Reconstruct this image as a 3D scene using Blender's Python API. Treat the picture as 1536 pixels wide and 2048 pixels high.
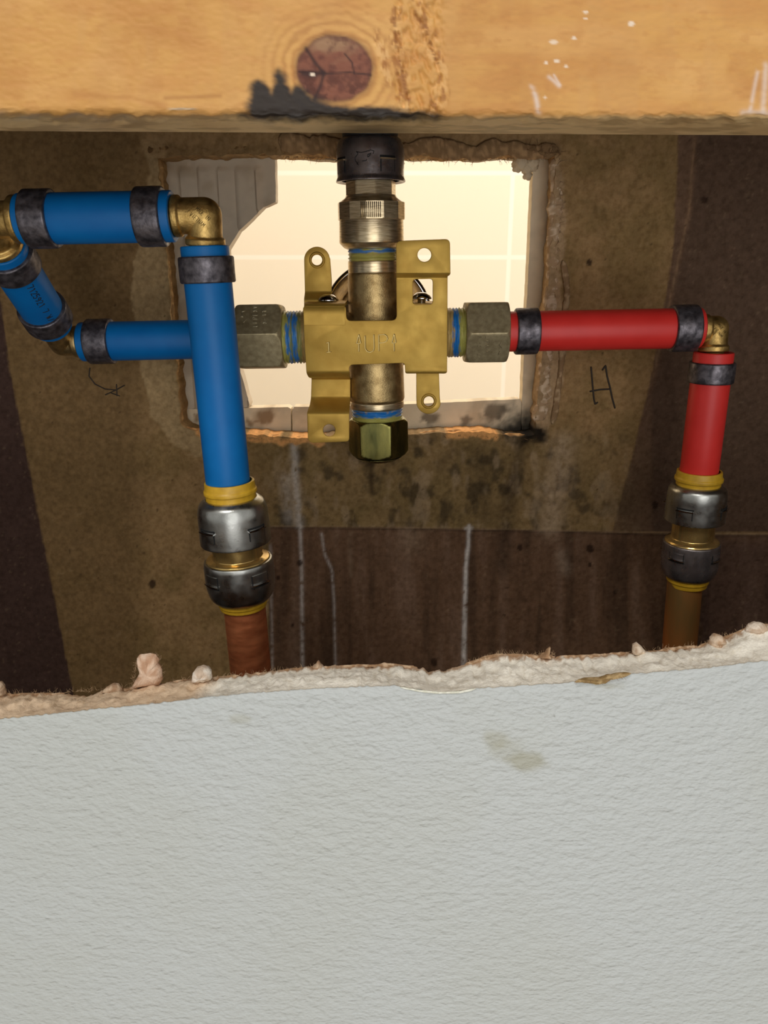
import bpy, bmesh, math, random
import numpy as np
from mathutils import Vector, Matrix
from mathutils.bvhtree import BVHTree

for o in list(bpy.data.objects): bpy.data.objects.remove(o)
random.seed(7); RNG = np.random.default_rng(7)
SC = bpy.context.scene; COL = SC.collection

# ------------------------------------------------------------------ camera, world, lights, exposure
F = 1538.0; CX, CY = 768.0, 1024.0
PITCH = math.radians(17.9)
CAM = Vector((0, 0, 1.2))
SP, CP = math.sin(PITCH), math.cos(PITCH)
cam_d = bpy.data.cameras.new('camera'); cam = bpy.data.objects.new('camera', cam_d); COL.objects.link(cam)
cam_d.sensor_fit = 'VERTICAL'; cam_d.sensor_height = 36; cam_d.sensor_width = 27
cam_d.lens = 36 * F / 2048; cam_d.clip_start = 0.01; cam_d.clip_end = 20
cam.location = CAM; cam.rotation_euler = (math.pi/2 - PITCH, 0, 0)
SC.camera = cam
SC.view_settings.view_transform = 'Standard'; SC.view_settings.look = 'None'
SC.view_settings.gamma = 1; SC.view_settings.use_curve_mapping = False
SC.view_settings.exposure = 0.0

w = bpy.data.worlds.new('room_light'); SC.world = w; w.use_nodes = True
nt = w.node_tree; nt.nodes.clear()
wo = nt.nodes.new('ShaderNodeOutputWorld'); bg = nt.nodes.new('ShaderNodeBackground')
tc = nt.nodes.new('ShaderNodeTexCoord'); sx = nt.nodes.new('ShaderNodeSeparateXYZ')
mr = nt.nodes.new('ShaderNodeMapRange'); cr = nt.nodes.new('ShaderNodeValToRGB')
mr.inputs[1].default_value = -1; mr.inputs[2].default_value = 1
nt.links.new(tc.outputs['Generated'], sx.inputs[0]); nt.links.new(sx.outputs[2], mr.inputs[0])
nt.links.new(mr.outputs[0], cr.inputs[0]); nt.links.new(cr.outputs[0], bg.inputs[0]); nt.links.new(bg.outputs[0], wo.inputs[0])
e = cr.color_ramp.elements
e[0].position = 0.0; e[0].color = (0.4, 0.39, 0.37, 1)
e[1].position = 1.0; e[1].color = (0.95, 0.94, 0.91, 1)
for p_, c_ in ((0.42, (0.5, 0.49, 0.47, 1)), (0.52, (1.0, 0.985, 0.95, 1))):
    k = e.new(p_); k.color = c_
bg.inputs[1].default_value = 0.45

def area_light(name, loc, target, size, power, color, size_y=None):
    l = bpy.data.lights.new(name, 'AREA'); l.energy = power; l.color = color
    l.shape = 'RECTANGLE'; l.size = size; l.size_y = size_y or size
    o = bpy.data.objects.new(name, l); COL.objects.link(o); o.location = loc
    o.rotation_euler = (Vector(target) - Vector(loc)).to_track_quat('-Z', 'Y').to_euler()
    return o
area_light('ceiling_light', (-0.35, -0.75, 2.25), (0, 0.3, 1.15), 0.6, 8.0, (1.0, 0.98, 0.95), 0.4)
area_light('front_fill_light', (0.2, -1.2, 0.98), (0.05, 0.3, 1.14), 0.9, 9.4, (0.985, 0.99, 1.0), 1.65)  # unseen soft fill behind the camera, stretched low to lift the header underside
area_light('bathroom_light', (0.1, 0.75, 2.2), (0.0, 1.5, 1.0), 1.2, 17.0, (1.0, 0.955, 0.92), 0.5)
area_light('bathroom_side_fill', (0.78, 0.95, 1.05), (-0.2, 1.5, 1.0), 0.8, 8.5, (1.0, 0.975, 0.94), 1.2)  # unseen side fill added to even out the far wall

# ------------------------------------------------------------------ projection helpers
def P(px, py, D):
    u = (px-CX)/F; v = (CY-py)/F
    dy = CP + v*SP; dz = -SP + v*CP
    s = D/1000.0/dy
    return Vector((u*s, D/1000.0, dz*s)) + CAM
def zc(p):
    q = p - CAM
    return q.y*CP - q.z*SP
def project(x, y, z):
    z = z - CAM.z
    d = y*CP - z*SP; v = (y*SP + z*CP)/d; u = x/d
    return CX + u*F, CY - v*F
def mmpx(px, py, D): return zc(P(px, py, D))/F

def lin(c):
    c = np.asarray(c, float)/255.0
    return np.where(c <= 0.04045, c/12.92, ((c+0.055)/1.055)**2.4)
def L4(c): return tuple(lin(c)) + (1.0,)

# ------------------------------------------------------------------ numpy noise
_T = RNG.random((256, 256))
def vnoise(x, y):
    xi = np.floor(x).astype(int); yi = np.floor(y).astype(int)
    fx = x-xi; fy = y-yi; fx = fx*fx*(3-2*fx); fy = fy*fy*(3-2*fy)
    g = lambda a, b: _T[a % 256, b % 256]
    return (g(xi, yi)*(1-fx)+g(xi+1, yi)*fx)*(1-fy) + (g(xi, yi+1)*(1-fx)+g(xi+1, yi+1)*fx)*fy
def fbm(x, y, o=4, s=0):
    x = np.asarray(x, float) + 17.3*s; y = np.asarray(y, float) + 9.7*s
    r = 0; a = 0.5; t = 0
    for i in range(o):
        r = r + a*vnoise(x, y); t += a; a *= 0.5; x = x*2.03+11.1; y = y*2.03+5.7
    return r/t
def sstep(a, b, x):
    t = np.clip((x-a)/(b-a), 0, 1); return t*t*(3-2*t)
def pdist(x, y, pts):
    d = np.full(np.shape(x), 1e9)
    for (x0, y0), (x1, y1) in zip(pts[:-1], pts[1:]):
        dx, dy = x1-x0, y1-y0
        t = np.clip(((x-x0)*dx+(y-y0)*dy)/(dx*dx+dy*dy+1e-12), 0, 1)
        d = np.minimum(d, np.hypot(x-x0-t*dx, y-y0-t*dy))
    return d
def inpoly(x, y, poly):
    r = np.zeros(np.shape(x), bool); n = len(poly)
    for i in range(n):
        x0, y0 = poly[i]; x1, y1 = poly[(i+1) % n]
        if y0 == y1: continue
        c = ((y0 > y) != (y1 > y)) & (x < (x1-x0)*(y-y0)/(y1-y0)+x0)
        r ^= c
    return r
def sdpoly(x, y, poly):          # positive inside
    d = pdist(x, y, list(poly)+[poly[0]])
    return np.where(inpoly(x, y, poly), d, -d)
def mixc(c, col, a):
    a = np.asarray(a)[..., None]
    return c*(1-a) + lin(col)*a

# ------------------------------------------------------------------ objects
def tag(o, label=None, cat=None, group=None, kind=None):
    if label: o['label'] = label
    if cat: o['category'] = cat
    if group: o['group'] = group
    if kind: o['kind'] = kind
    return o
def empty(name, loc):
    o = bpy.data.objects.new(name, None); COL.objects.link(o); o.location = loc
    o.empty_display_size = 0.01
    return o
def mesh_obj(name, verts, faces, m, parent=None, smooth=True, angle=35, col=None):
    me = bpy.data.meshes.new(name)
    verts = [tuple(v) for v in verts] if not isinstance(verts, np.ndarray) else verts.tolist()
    me.from_pydata(verts, [], faces); me.update()
    if smooth:
        me.polygons.foreach_set('use_smooth', [True]*len(me.polygons))
        if angle: me.set_sharp_from_angle(angle=math.radians(angle))
    o = bpy.data.objects.new(name, me); COL.objects.link(o)
    if m: me.materials.append(m)
    if col is not None: paint(o, col)
    if parent is not None:
        o.parent = parent
        o.matrix_parent_inverse = Matrix.Translation(parent.location).inverted()
    return o
def paint(o, col):
    a = o.data.color_attributes.new('Col', 'FLOAT_COLOR', 'POINT')
    c = np.ones((len(o.data.vertices), 4)); c[:, :3] = col
    a.data.foreach_set('color', c.ravel())

# ------------------------------------------------------------------ materials
def mat(name, color=None, rough=0.5, metal=0.0, attr=False, var=None, bump=None, spec=0.5, coat=0.0, rvar=None, stretch=(1, 1, 1), bump2=None, emit=None):
    """var = (colour2, scale, lo, hi, detail); bump = (scale, distance_m); stretch on the noise coordinates"""
    m = bpy.data.materials.new(name); m.use_nodes = True; t = m.node_tree; n = t.nodes; l = t.links
    b = n['Principled BSDF']; b.inputs['Roughness'].default_value = rough; b.inputs['Metallic'].default_value = metal
    b.inputs['Specular IOR Level'].default_value = spec; b.inputs['Coat Weight'].default_value = coat
    tcn = n.new('ShaderNodeTexCoord'); mp = n.new('ShaderNodeMapping'); l.new(tcn.outputs['Object'], mp.inputs[0])
    mp.inputs['Scale'].default_value = stretch
    def noise(scale, det=4):
        x = n.new('ShaderNodeTexNoise'); x.inputs['Scale'].default_value = scale; x.inputs['Detail'].default_value = det
        l.new(mp.outputs[0], x.inputs['Vector']); return x.outputs[0]
    src = None
    if attr:
        at = n.new('ShaderNodeAttribute'); at.attribute_name = 'Col'; src = at.outputs['Color']
    else:
        b.inputs['Base Color'].default_value = L4(color)
    if var:
        r = n.new('ShaderNodeMapRange'); r.inputs[1].default_value = var[2]; r.inputs[2].default_value = var[3]
        l.new(noise(var[1], var[4] if len(var) > 4 else 4), r.inputs[0])
        mx = n.new('ShaderNodeMix'); mx.data_type = 'RGBA'
        l.new(r.outputs[0], mx.inputs[0])
        if attr:
            mx.blend_type = 'MULTIPLY'; l.new(src, mx.inputs[6])
        else: mx.inputs[6].default_value = L4(color)
        mx.inputs[7].default_value = L4(var[0]); src = mx.outputs[2]
    if src is not None: l.new(src, b.inputs['Base Color'])
    if rvar:
        r = n.new('ShaderNodeMapRange'); r.inputs[3].default_value = rvar[1]; r.inputs[4].default_value = rvar[2]
        r.inputs[1].default_value = 0.3; r.inputs[2].default_value = 0.7
        l.new(noise(rvar[0]), r.inputs[0]); l.new(r.outputs[0], b.inputs['Roughness'])
    last = None
    for bb in (bump, bump2):
        if bb:
            x = n.new('ShaderNodeBump'); x.inputs['Distance'].default_value = bb[1]; x.inputs['Strength'].default_value = 1
            l.new(noise(bb[0], bb[2] if len(bb) > 2 else 4), x.inputs['Height'])
            if last: l.new(last, x.inputs['Normal'])
            last = x.outputs[0]
    if last: l.new(last, b.inputs['Normal'])
    if emit: b.inputs['Emission Color'].default_value = L4(emit[0]); b.inputs['Emission Strength'].default_value = emit[1]
    return m

M = {}
M['blue'] = mat('blue_pex_plastic', (8, 108, 176), 0.45, var=((5, 98, 166), 90, 0.35, 0.75), bump=(900, 0.00002), spec=0.3)
M['red'] = mat('red_pex_plastic', (228, 56, 50), 0.42, var=((216, 48, 42), 90, 0.35, 0.75), bump=(900, 0.00002), spec=0.4)
M['ring'] = mat('blackened_copper_ring', (120, 114, 118), 0.42, metal=0.75, var=((70, 66, 70), 380, 0.35, 0.65), rvar=(500, 0.3, 0.6), bump=(420, 0.00018), bump2=(1600, 0.00004))
M['brass_cast'] = mat('cast_brass', (220, 184, 114), 0.44, metal=0.95, var=((150, 118, 62), 260, 0.35, 0.7), bump=(1500, 0.00009), rvar=(700, 0.38, 0.55))
M['brass_body'] = mat('sand_cast_brass', (196, 168, 116), 0.4, metal=0.9, var=((150, 124, 80), 330, 0.35, 0.7), bump=(2200, 0.00009))
M['brass_dull'] = mat('dull_nickel_brass', (188, 172, 134), 0.5, metal=0.7, var=((158, 142, 106), 500, 0.35, 0.7), bump=(2600, 0.00006))
M['brass_shiny'] = mat('machined_brass', (236, 200, 126), 0.3, metal=0.85, var=((170, 140, 84), 150, 0.35, 0.7), rvar=(300, 0.12, 0.3))
M['brass_nickel'] = mat('brushed_pale_brass', (228, 208, 170), 0.28, metal=0.85, var=((150, 126, 84), 200, 0.4, 0.8), stretch=(1, 1, 12), bump=(300, 0.00003))
M['brass_green'] = mat('greasy_dark_brass', (146, 136, 74), 0.2, metal=0.95, var=((70, 74, 44), 160, 0.3, 0.7), stretch=(1, 1, 0.25), rvar=(400, 0.12, 0.35))
M['bracket'] = mat('gold_zinc_plated_steel', (206, 168, 78), 0.5, metal=0.55, var=((186, 146, 60), 110, 0.3, 0.75), bump=(1800, 0.00002), rvar=(200, 0.45, 0.58))
M['bracket_hi'] = mat('gold_zinc_highlight', (255, 226, 146), 0.35, metal=0.4)  # lighter copy of the bracket colour, a painted highlight for the stamping
M['steel'] = mat('brushed_stainless', (196, 196, 190), 0.3, metal=1.0, var=((166, 166, 160), 160, 0.35, 0.7), bump=(1500, 0.00002), rvar=(260, 0.24, 0.4))
M['steel_dark'] = mat('sooted_stainless', (164, 156, 154), 0.3, metal=0.85, var=((122, 113, 112), 140, 0.35, 0.7), bump=(700, 0.00003), rvar=(260, 0.18, 0.4))
M['chrome'] = mat('chrome', (205, 205, 205), 0.1, metal=1.0)
M['yellow'] = mat('yellow_plastic_collar', (214, 168, 44), 0.4, var=((190, 146, 34), 300, 0.35, 0.7))
M['black_plastic'] = mat('charred_black_collar', (42, 40, 40), 0.45, bump=(400, 0.0001))
M['copper'] = mat('scuffed_copper', (232, 142, 92), 0.38, metal=0.7, var=((188, 104, 64), 120, 0.3, 0.75), stretch=(1, 1, 3), bump=(500, 0.00005), rvar=(200, 0.26, 0.5))
M['copper_old'] = mat('tarnished_copper', (206, 124, 60), 0.45, metal=0.65, var=((140, 112, 64), 45, 0.35, 0.65), stretch=(1, 1, 0.3), bump=(500, 0.00005))
M['dark'] = mat('dark_slot', (14, 13, 12), 0.7)
M['stamp_shade'] = mat('painted_stamp_shade', (88, 68, 30), 0.6, metal=0.5)  # dark stroke colour with the shade of stamped marks painted in
M['letter_pale'] = mat('raised_pale_lettering', (190, 180, 150), 0.4, metal=0.8)
M['letter_dull'] = mat('raised_dull_lettering', (150, 137, 106), 0.4, metal=0.8)
M['ink'] = mat('black_print_ink', (16, 22, 36), 0.6)
M['pencil'] = mat('pencil_graphite', (52, 40, 28), 0.6)
M['thread'] = mat('thread_with_tape_and_paste', rough=0.38, attr=True, metal=0.1, bump=(900, 0.0001))
M['board'] = mat('paper_faced_board', rough=0.85, attr=True, spec=0.2, var=((222, 218, 212), 500, 0.4, 0.7), bump=(260, 0.0003), bump2=(1500, 0.00006))
M['wood'] = mat('pine', rough=0.55, attr=True, spec=0.35, var=((240, 232, 222), 70, 0.4, 0.75), stretch=(0.8, 1, 1.2), bump=(600, 0.00005), bump2=(90, 0.0001))
M['paint'] = mat('grey_painted_drywall', rough=0.42, attr=True, spec=0.4, bump=(760, 0.0004, 2), bump2=(330, 0.0007, 2), stretch=(0.75, 1, 1.25))
M['gypsum'] = mat('broken_gypsum', rough=0.9, attr=True, spec=0.1, bump=(1500, 0.00022), bump2=(350, 0.0006))
M['tuft'] = mat('torn_brown_paper', rough=0.9, attr=True, spec=0.1, bump=(1600, 0.0003))
M['fibre'] = mat('paper_fibre', (176, 146, 112), 0.9, spec=0.1)
M['fibre_dark'] = mat('brown_paper_fibre', (150, 118, 84), 0.9, spec=0.1)
M['tile_back'] = mat('tile_back', rough=0.7, attr=True, spec=0.2, bump=(900, 0.0001))
M['stud'] = mat('rough_stud_wood', (120, 88, 56), 0.8, var=((90, 64, 40), 30, 0.3, 0.7), stretch=(4, 4, 0.4))
M['plain_wall'] = mat('cream_bathroom_paint', (236, 224, 196), 0.6, var=((228, 214, 184), 5, 0.3, 0.7))
M['floor'] = mat('beige_floor', (205, 192, 170), 0.6, var=((190, 176, 154), 9, 0.3, 0.7))
def tile_wall():
    m = bpy.data.materials.new('cream_wall_tile'); m.use_nodes = True; n = m.node_tree.nodes; l = m.node_tree.links
    b = n['Principled BSDF']; b.inputs['Roughness'].default_value = 0.25
    tcn = n.new('ShaderNodeTexCoord'); mp = n.new('ShaderNodeMapping'); br = n.new('ShaderNodeTexBrick')
    mp.inputs['Rotation'].default_value = (math.pi/2, 0, 0)
    mp.inputs['Location'].default_value = (0.05, -0.028, 0.0)
    l.new(tcn.outputs['Object'], mp.inputs[0]); l.new(mp.outputs[0], br.inputs['Vector'])
    br.offset = 0.0; br.inputs['Scale'].default_value = 1.0
    br.inputs['Color1'].default_value = L4((240, 230, 208)); br.inputs['Color2'].default_value = L4((238, 227, 205))
    br.inputs['Mortar'].default_value = L4((248, 240, 224)); br.inputs['Mortar Size'].default_value = 0.006
    br.inputs['Mortar Smooth'].default_value = 0.6
    br.inputs['Brick Width'].default_value = 0.30; br.inputs['Row Height'].default_value = 0.155
    l.new(br.outputs[0], b.inputs['Base Color'])
    return m
M['tile_wall'] = tile_wall()

# ------------------------------------------------------------------ shape builders
def frame(d):
    d = d.normalized(); toward = Vector((0, -1, 0))
    u = (toward - d*toward.dot(d))
    if u.length < 0.2: u = Vector((0, 0, 1)) - d*d.z
    u.normalize(); v = d.cross(u); return d, u, v
def revolve(A, d, prof, seg=72, rf=None, caps=True, jit=0):
    """prof = [(t, r)] in metres; rf(theta, t, r) -> r"""
    d, u, v = frame(d); V = []; Fc = []
    for (t, r) in prof:
        for k in range(seg):
            th = 2*math.pi*k/seg; rr = rf(th, t, r) if rf else r
            V.append(A + d*t + (u*math.cos(th) + v*math.sin(th))*rr)
    n = len(prof)
    for i in range(n-1):
        for k in range(seg):
            a = i*seg+k; b = i*seg+(k+1) % seg
            Fc.append((a, b, b+seg, a+seg))
    if caps:
        Fc.append(tuple(range(seg-1, -1, -1))); Fc.append(tuple(range((n-1)*seg, n*seg)))
    return V, Fc
def fillet(prof, r=0.0004, k=3):
    out = [prof[0]]
    for i in range(1, len(prof)-1):
        a, b, c = (Vector((p[0], p[1])) for p in prof[i-1:i+2])
        d0 = (a-b); d1 = (c-b)
        if d0.length < 1e-9 or d1.length < 1e-9: out.append(prof[i]); continue
        rr = min(r, d0.length*0.45, d1.length*0.45)
        p0 = b + d0.normalized()*rr; p1 = b + d1.normalized()*rr
        for j in range(k+1):
            s = j/k; q = p0*(1-s)**2 + b*2*s*(1-s) + p1*s*s
            out.append((q.x, q.y))
    out.append(prof[-1]); return out
class Bag:
    def __init__(s): s.v = []; s.f = []
    def add(s, vf):
        v, f = vf; o = len(s.v); s.v += list(v); s.f += [tuple(i+o for i in q) for q in f]; return s
    def obj(s, name, m, parent=None, **k): return mesh_obj(name, s.v, s.f, m, parent, **k)
def tube(path, rad, seg=24, squash=None):
    path = [Vector(p) for p in path]; V = []; Fc = []
    n = len(path); rad = rad if hasattr(rad, '__len__') else [rad]*n
    up = None
    for i, p in enumerate(path):
        d = (path[min(i+1, n-1)] - path[max(i-1, 0)]).normalized()
        if up is None:
            up = Vector((0, -1, 0)) if abs(d.y) < 0.9 else Vector((0, 0, 1))
        u = (up - d*up.dot(d)).normalized(); up = u; v = d.cross(u)
        for k in range(seg):
            th = 2*math.pi*k/seg
            V.append(p + u*math.cos(th)*rad[i]*(squash or 1) + v*math.sin(th)*rad[i])
    for i in range(n-1):
        for k in range(seg):
            a = i*seg+k; b = i*seg+(k+1) % seg; Fc.append((a, b, b+seg, a+seg))
    Fc.append(tuple(range(seg-1, -1, -1))); Fc.append(tuple(range((n-1)*seg, n*seg)))
    return V, Fc
def hexf(R, a0, n=6):
    ap = R*math.cos(math.pi/n)
    def f(th, t, r):
        x = (th - a0) % (2*math.pi/n) - math.pi/n
        return min(r, ap/math.cos(x))
    return f
class Axis:
    """an axis through two picture points on the plane y = D; t from a picture row (or column)"""
    def __init__(s, p0, p1, D, horiz=False):
        s.p0, s.p1, s.D, s.h = p0, p1, D, horiz
        s.A = P(*p0, D); s.B = P(*p1, D); s.d = (s.B-s.A).normalized()
    def t(s, q):
        (x0, y0), (x1, y1) = s.p0, s.p1
        if s.h: p = P(q, y0+(y1-y0)*(q-x0)/(x1-x0), s.D)
        else: p = P(x0+(x1-x0)*(q-y0)/(y1-y0), q, s.D)
        return (p-s.A).dot(s.d)
    def r(s, q, hw):
        (x0, y0), (x1, y1) = s.p0, s.p1
        if s.h: x = q; y = y0+(y1-y0)*(q-x0)/(x1-x0); a = math.atan((y-CY)/F)
        else: y = q; x = x0+(x1-x0)*(q-y0)/(y1-y0); a = math.atan((x-CX)/F)
        return hw*zc(P(x, y, s.D))/F*math.cos(a)
    def prof(s, lst): return [(s.t(q), s.r(q, hw)) for q, hw in lst]
def pipe_prof(t0, t1, R, wall=0.0018):
    return [(t0+0.004, R-wall), (t0, R-wall), (t0, R-0.0003), (t0+0.0003, R), (t1-0.0003, R), (t1, R-0.0003), (t1, R-wall), (t1-0.004, R-wall)]
def ring_mesh(A, d, t0, t1, R, ph=0):
    pr = [(t0, R-0.0006), (t0, R+0.0009), (t0+0.0004, R+0.00128), (t0+0.002, R+0.0013), ((t0+t1)/2, R+0.0013), (t1-0.002, R+0.0013), (t1-0.0004, R+0.00128), (t1, R+0.0009), (t1, R-0.0006)]
    def rf(th, t, r): return r*(1+0.006*math.cos(2*(th-ph))+0.003*math.sin(5*th+ph+t*900)) if r > R else r
    return revolve(A, d, fillet(pr, 0.0002, 2), 96, rf, caps=False)

def plate(name, polys, D, th, m, parent, bend=None, cuts=(), bev=0.0003, label=None):
    """flat sheet from picture outlines (first outer, then holes) on plane y = D, thickness th, bent back/forward by bend(z_px)"""
    cu = bpy.data.curves.new(name, 'CURVE'); cu.dimensions = '2D'; cu.fill_mode = 'BOTH'
    cu.extrude = th/2-bev; cu.bevel_depth = bev; cu.bevel_resolution = 1
    for poly in polys:
        sp = cu.splines.new('POLY'); sp.points.add(len(poly)-1); sp.use_cyclic_u = True
        for i, (x, y) in enumerate(poly):
            q = P(x, y, D); sp.points[i].co = (q.x, q.z, 0, 1)
    tmp = bpy.data.objects.new('tmp', cu); COL.objects.link(tmp)
    bpy.context.view_layer.update()
    me = bpy.data.meshes.new_from_object(tmp.evaluated_get(bpy.context.evaluated_depsgraph_get()))
    bpy.data.objects.remove(tmp)
    bm = bmesh.new(); bm.from_mesh(me)
    bmesh.ops.remove_doubles(bm, verts=bm.verts, dist=1e-6)
    for c in cuts:
        z = P(CX, c, D).z
        bmesh.ops.bisect_plane(bm, geom=bm.verts[:]+bm.edges[:]+bm.faces[:], plane_co=(0, z, 0), plane_no=(0, 1, 0))
    for v in bm.verts:
        x, z, yy = v.co
        y = D/1000 - yy
        if bend:
            py = project(x, D/1000, z)[1]; y += bend(py)/1000
        v.co = (x, y, z)
    bmesh.ops.recalc_face_normals(bm, faces=bm.faces)
    bm.to_mesh(me); bm.free()
    me.polygons.foreach_set('use_smooth', [True]*len(me.polygons)); me.set_sharp_from_angle(angle=math.radians(40))
    me.materials.clear(); me.materials.append(m)
    o = bpy.data.objects.new(name, me); COL.objects.link(o)
    o.parent = parent; o.matrix_parent_inverse = Matrix.Translation(parent.location).inverted()
    return o
def circ(cx, cy, r, n=32, a0=0, a1=360):
    return [(cx+r*math.cos(math.radians(a0+(a1-a0)*i/(n if a1-a0 == 360 else n-1))), cy+r*math.sin(math.radians(a0+(a1-a0)*i/(n if a1-a0 == 360 else n-1)))) for i in range(n)]
def roundpoly(pts, r, n=6):
    out = []; N = len(pts)
    for i in range(N):
        a = Vector(pts[i-1]); b = Vector(pts[i][:2]); c = Vector(pts[(i+1) % N][:2]); a = Vector(pts[i-1][:2])
        rr = pts[i][2] if len(pts[i]) > 2 else r
        if rr == 0: out.append(tuple(b)); continue
        p0 = b+(a-b).normalized()*min(rr, (a-b).length*0.49); p1 = b+(c-b).normalized()*min(rr, (c-b).length*0.49)
        for j in range(n+1):
            s = j/n; q = p0*(1-s)**2+b*2*s*(1-s)+p1*s*s; out.append((q.x, q.y))
    return out

# marks laid on a surface: cast from the camera side onto real geometry
def bvh(objs):
    V = []; Fc = []
    for o in objs:
        k = len(V); V += [tuple(o.matrix_world @ v.co) for v in o.data.vertices]
        Fc += [tuple(i+k for i in p.vertices) for p in o.data.polygons]
    return BVHTree.FromPolygons(V, Fc)
def drop(tree, px, py, off=0.00006):
    d = (P(px, py, 100)-CAM).normalized()
    h = tree.ray_cast(CAM, d)
    return None if h[0] is None else (h[0] - d*off)
def strokes(name, lines, objs, rpx, m, parent, off=0.00002, D=None, step=2.0):
    bpy.context.view_layer.update(); tree = bvh(objs); bag = Bag()
    for ln in lines:
        pts = []
        for (x0, y0), (x1, y1) in zip(ln[:-1], ln[1:]):
            n = max(1, int(math.hypot(x1-x0, y1-y0)/step))
            for i in range(n): pts.append((x0+(x1-x0)*i/n, y0+(y1-y0)*i/n))
        pts.append(ln[-1])
        q = [drop(tree, x, y, off) for x, y in pts]; q = [a for a in q if a is not None]
        if len(q) < 2: continue
        r = rpx*zc(q[0])/F
        bag.add(tube(q, [r*(0.6 if i in (0, len(q)-1) else 1) for i in range(len(q))], 6))
    if not bag.v: print('EMPTY STROKES', name); return None
    return bag.obj(name, m, parent, angle=0)
GL = {  # single-stroke capitals on a 0..1 x 0..1 (y down) cell
 'A': [[(0, 1), (.5, 0), (1, 1)], [(.2, .65), (.8, .65)]], 'D': [[(0, 0), (0, 1), (.6, 1), (1, .7), (1, .3), (.6, 0), (0, 0)]],
 'E': [[(1, 0), (0, 0), (0, 1), (1, 1)], [(0, .5), (.8, .5)]], 'F': [[(1, 0), (0, 0), (0, 1)], [(0, .5), (.8, .5)]],
 'I': [[(.5, 0), (.5, 1)]], 'L': [[(0, 0), (0, 1), (1, 1)]], 'M': [[(0, 1), (0, 0), (.5, .7), (1, 0), (1, 1)]],
 'N': [[(0, 1), (0, 0), (1, 1), (1, 0)]], 'P': [[(0, 1), (0, 0), (.8, 0), (1, .25), (.8, .5), (0, .5)]],
 'T': [[(0, 0), (1, 0)], [(.5, 0), (.5, 1)]], 'V': [[(0, 0), (.5, 1), (1, 0)]], 'X': [[(0, 0), (1, 1)], [(1, 0), (0, 1)]],
 'S': [[(1, .1), (.5, 0), (0, .25), (1, .75), (.5, 1), (0, .9)]], 'W': [[(0, 0), (.25, 1), (.5, .3), (.75, 1), (1, 0)]],
 'U': [[(0, 0), (0, .8), (.5, 1), (1, .8), (1, 0)]], '1': [[(.2, .2), (.55, 0), (.55, 1)]], '2': [[(0, .2), (.5, 0), (1, .25), (0, 1), (1, 1)]],
 '5': [[(1, 0), (.1, 0), (0, .45), (.7, .4), (1, .7), (.6, 1), (0, .9)]], '9': [[(1, .35), (.5, .5), (0, .25), (.5, 0), (1, .25), (.9, .7), (.4, 1)]],
 '6': [[(.9, 0), (.2, .4), (0, .75), (.5, 1), (1, .75), (.5, .5), (.1, .65)]], '7': [[(0, 0), (1, 0), (.4, 1)]], '/': [[(.9, 0), (.1, 1)]],
 '-': [[(.1, .5), (.9, .5)]], ' ': [], 'R': [[(0, 1), (0, 0), (.8, 0), (1, .25), (.8, .5), (0, .5)], [(.4, .5), (1, 1)]], 'C': [[(1, .15), (.6, 0), (0, .35), (0, .7), (.6, 1), (1, .85)]],
}
def text_lines(txt, x, y, ang, h, adv, wd):
    """baseline-start top-left at (x, y) px, reading direction ang degrees (0 = right, clockwise positive)"""
    a = math.radians(ang); ex = (math.cos(a), math.sin(a)); ey = (-math.sin(a), math.cos(a)); out = []
    for i, ch in enumerate(txt):
        for ln in GL.get(ch, []):
            out.append([(x+ex[0]*(i*adv+u*wd)+ey[0]*v*h, y+ex[1]*(i*adv+u*wd)+ey[1]*v*h) for u, v in ln])
    return out

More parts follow.
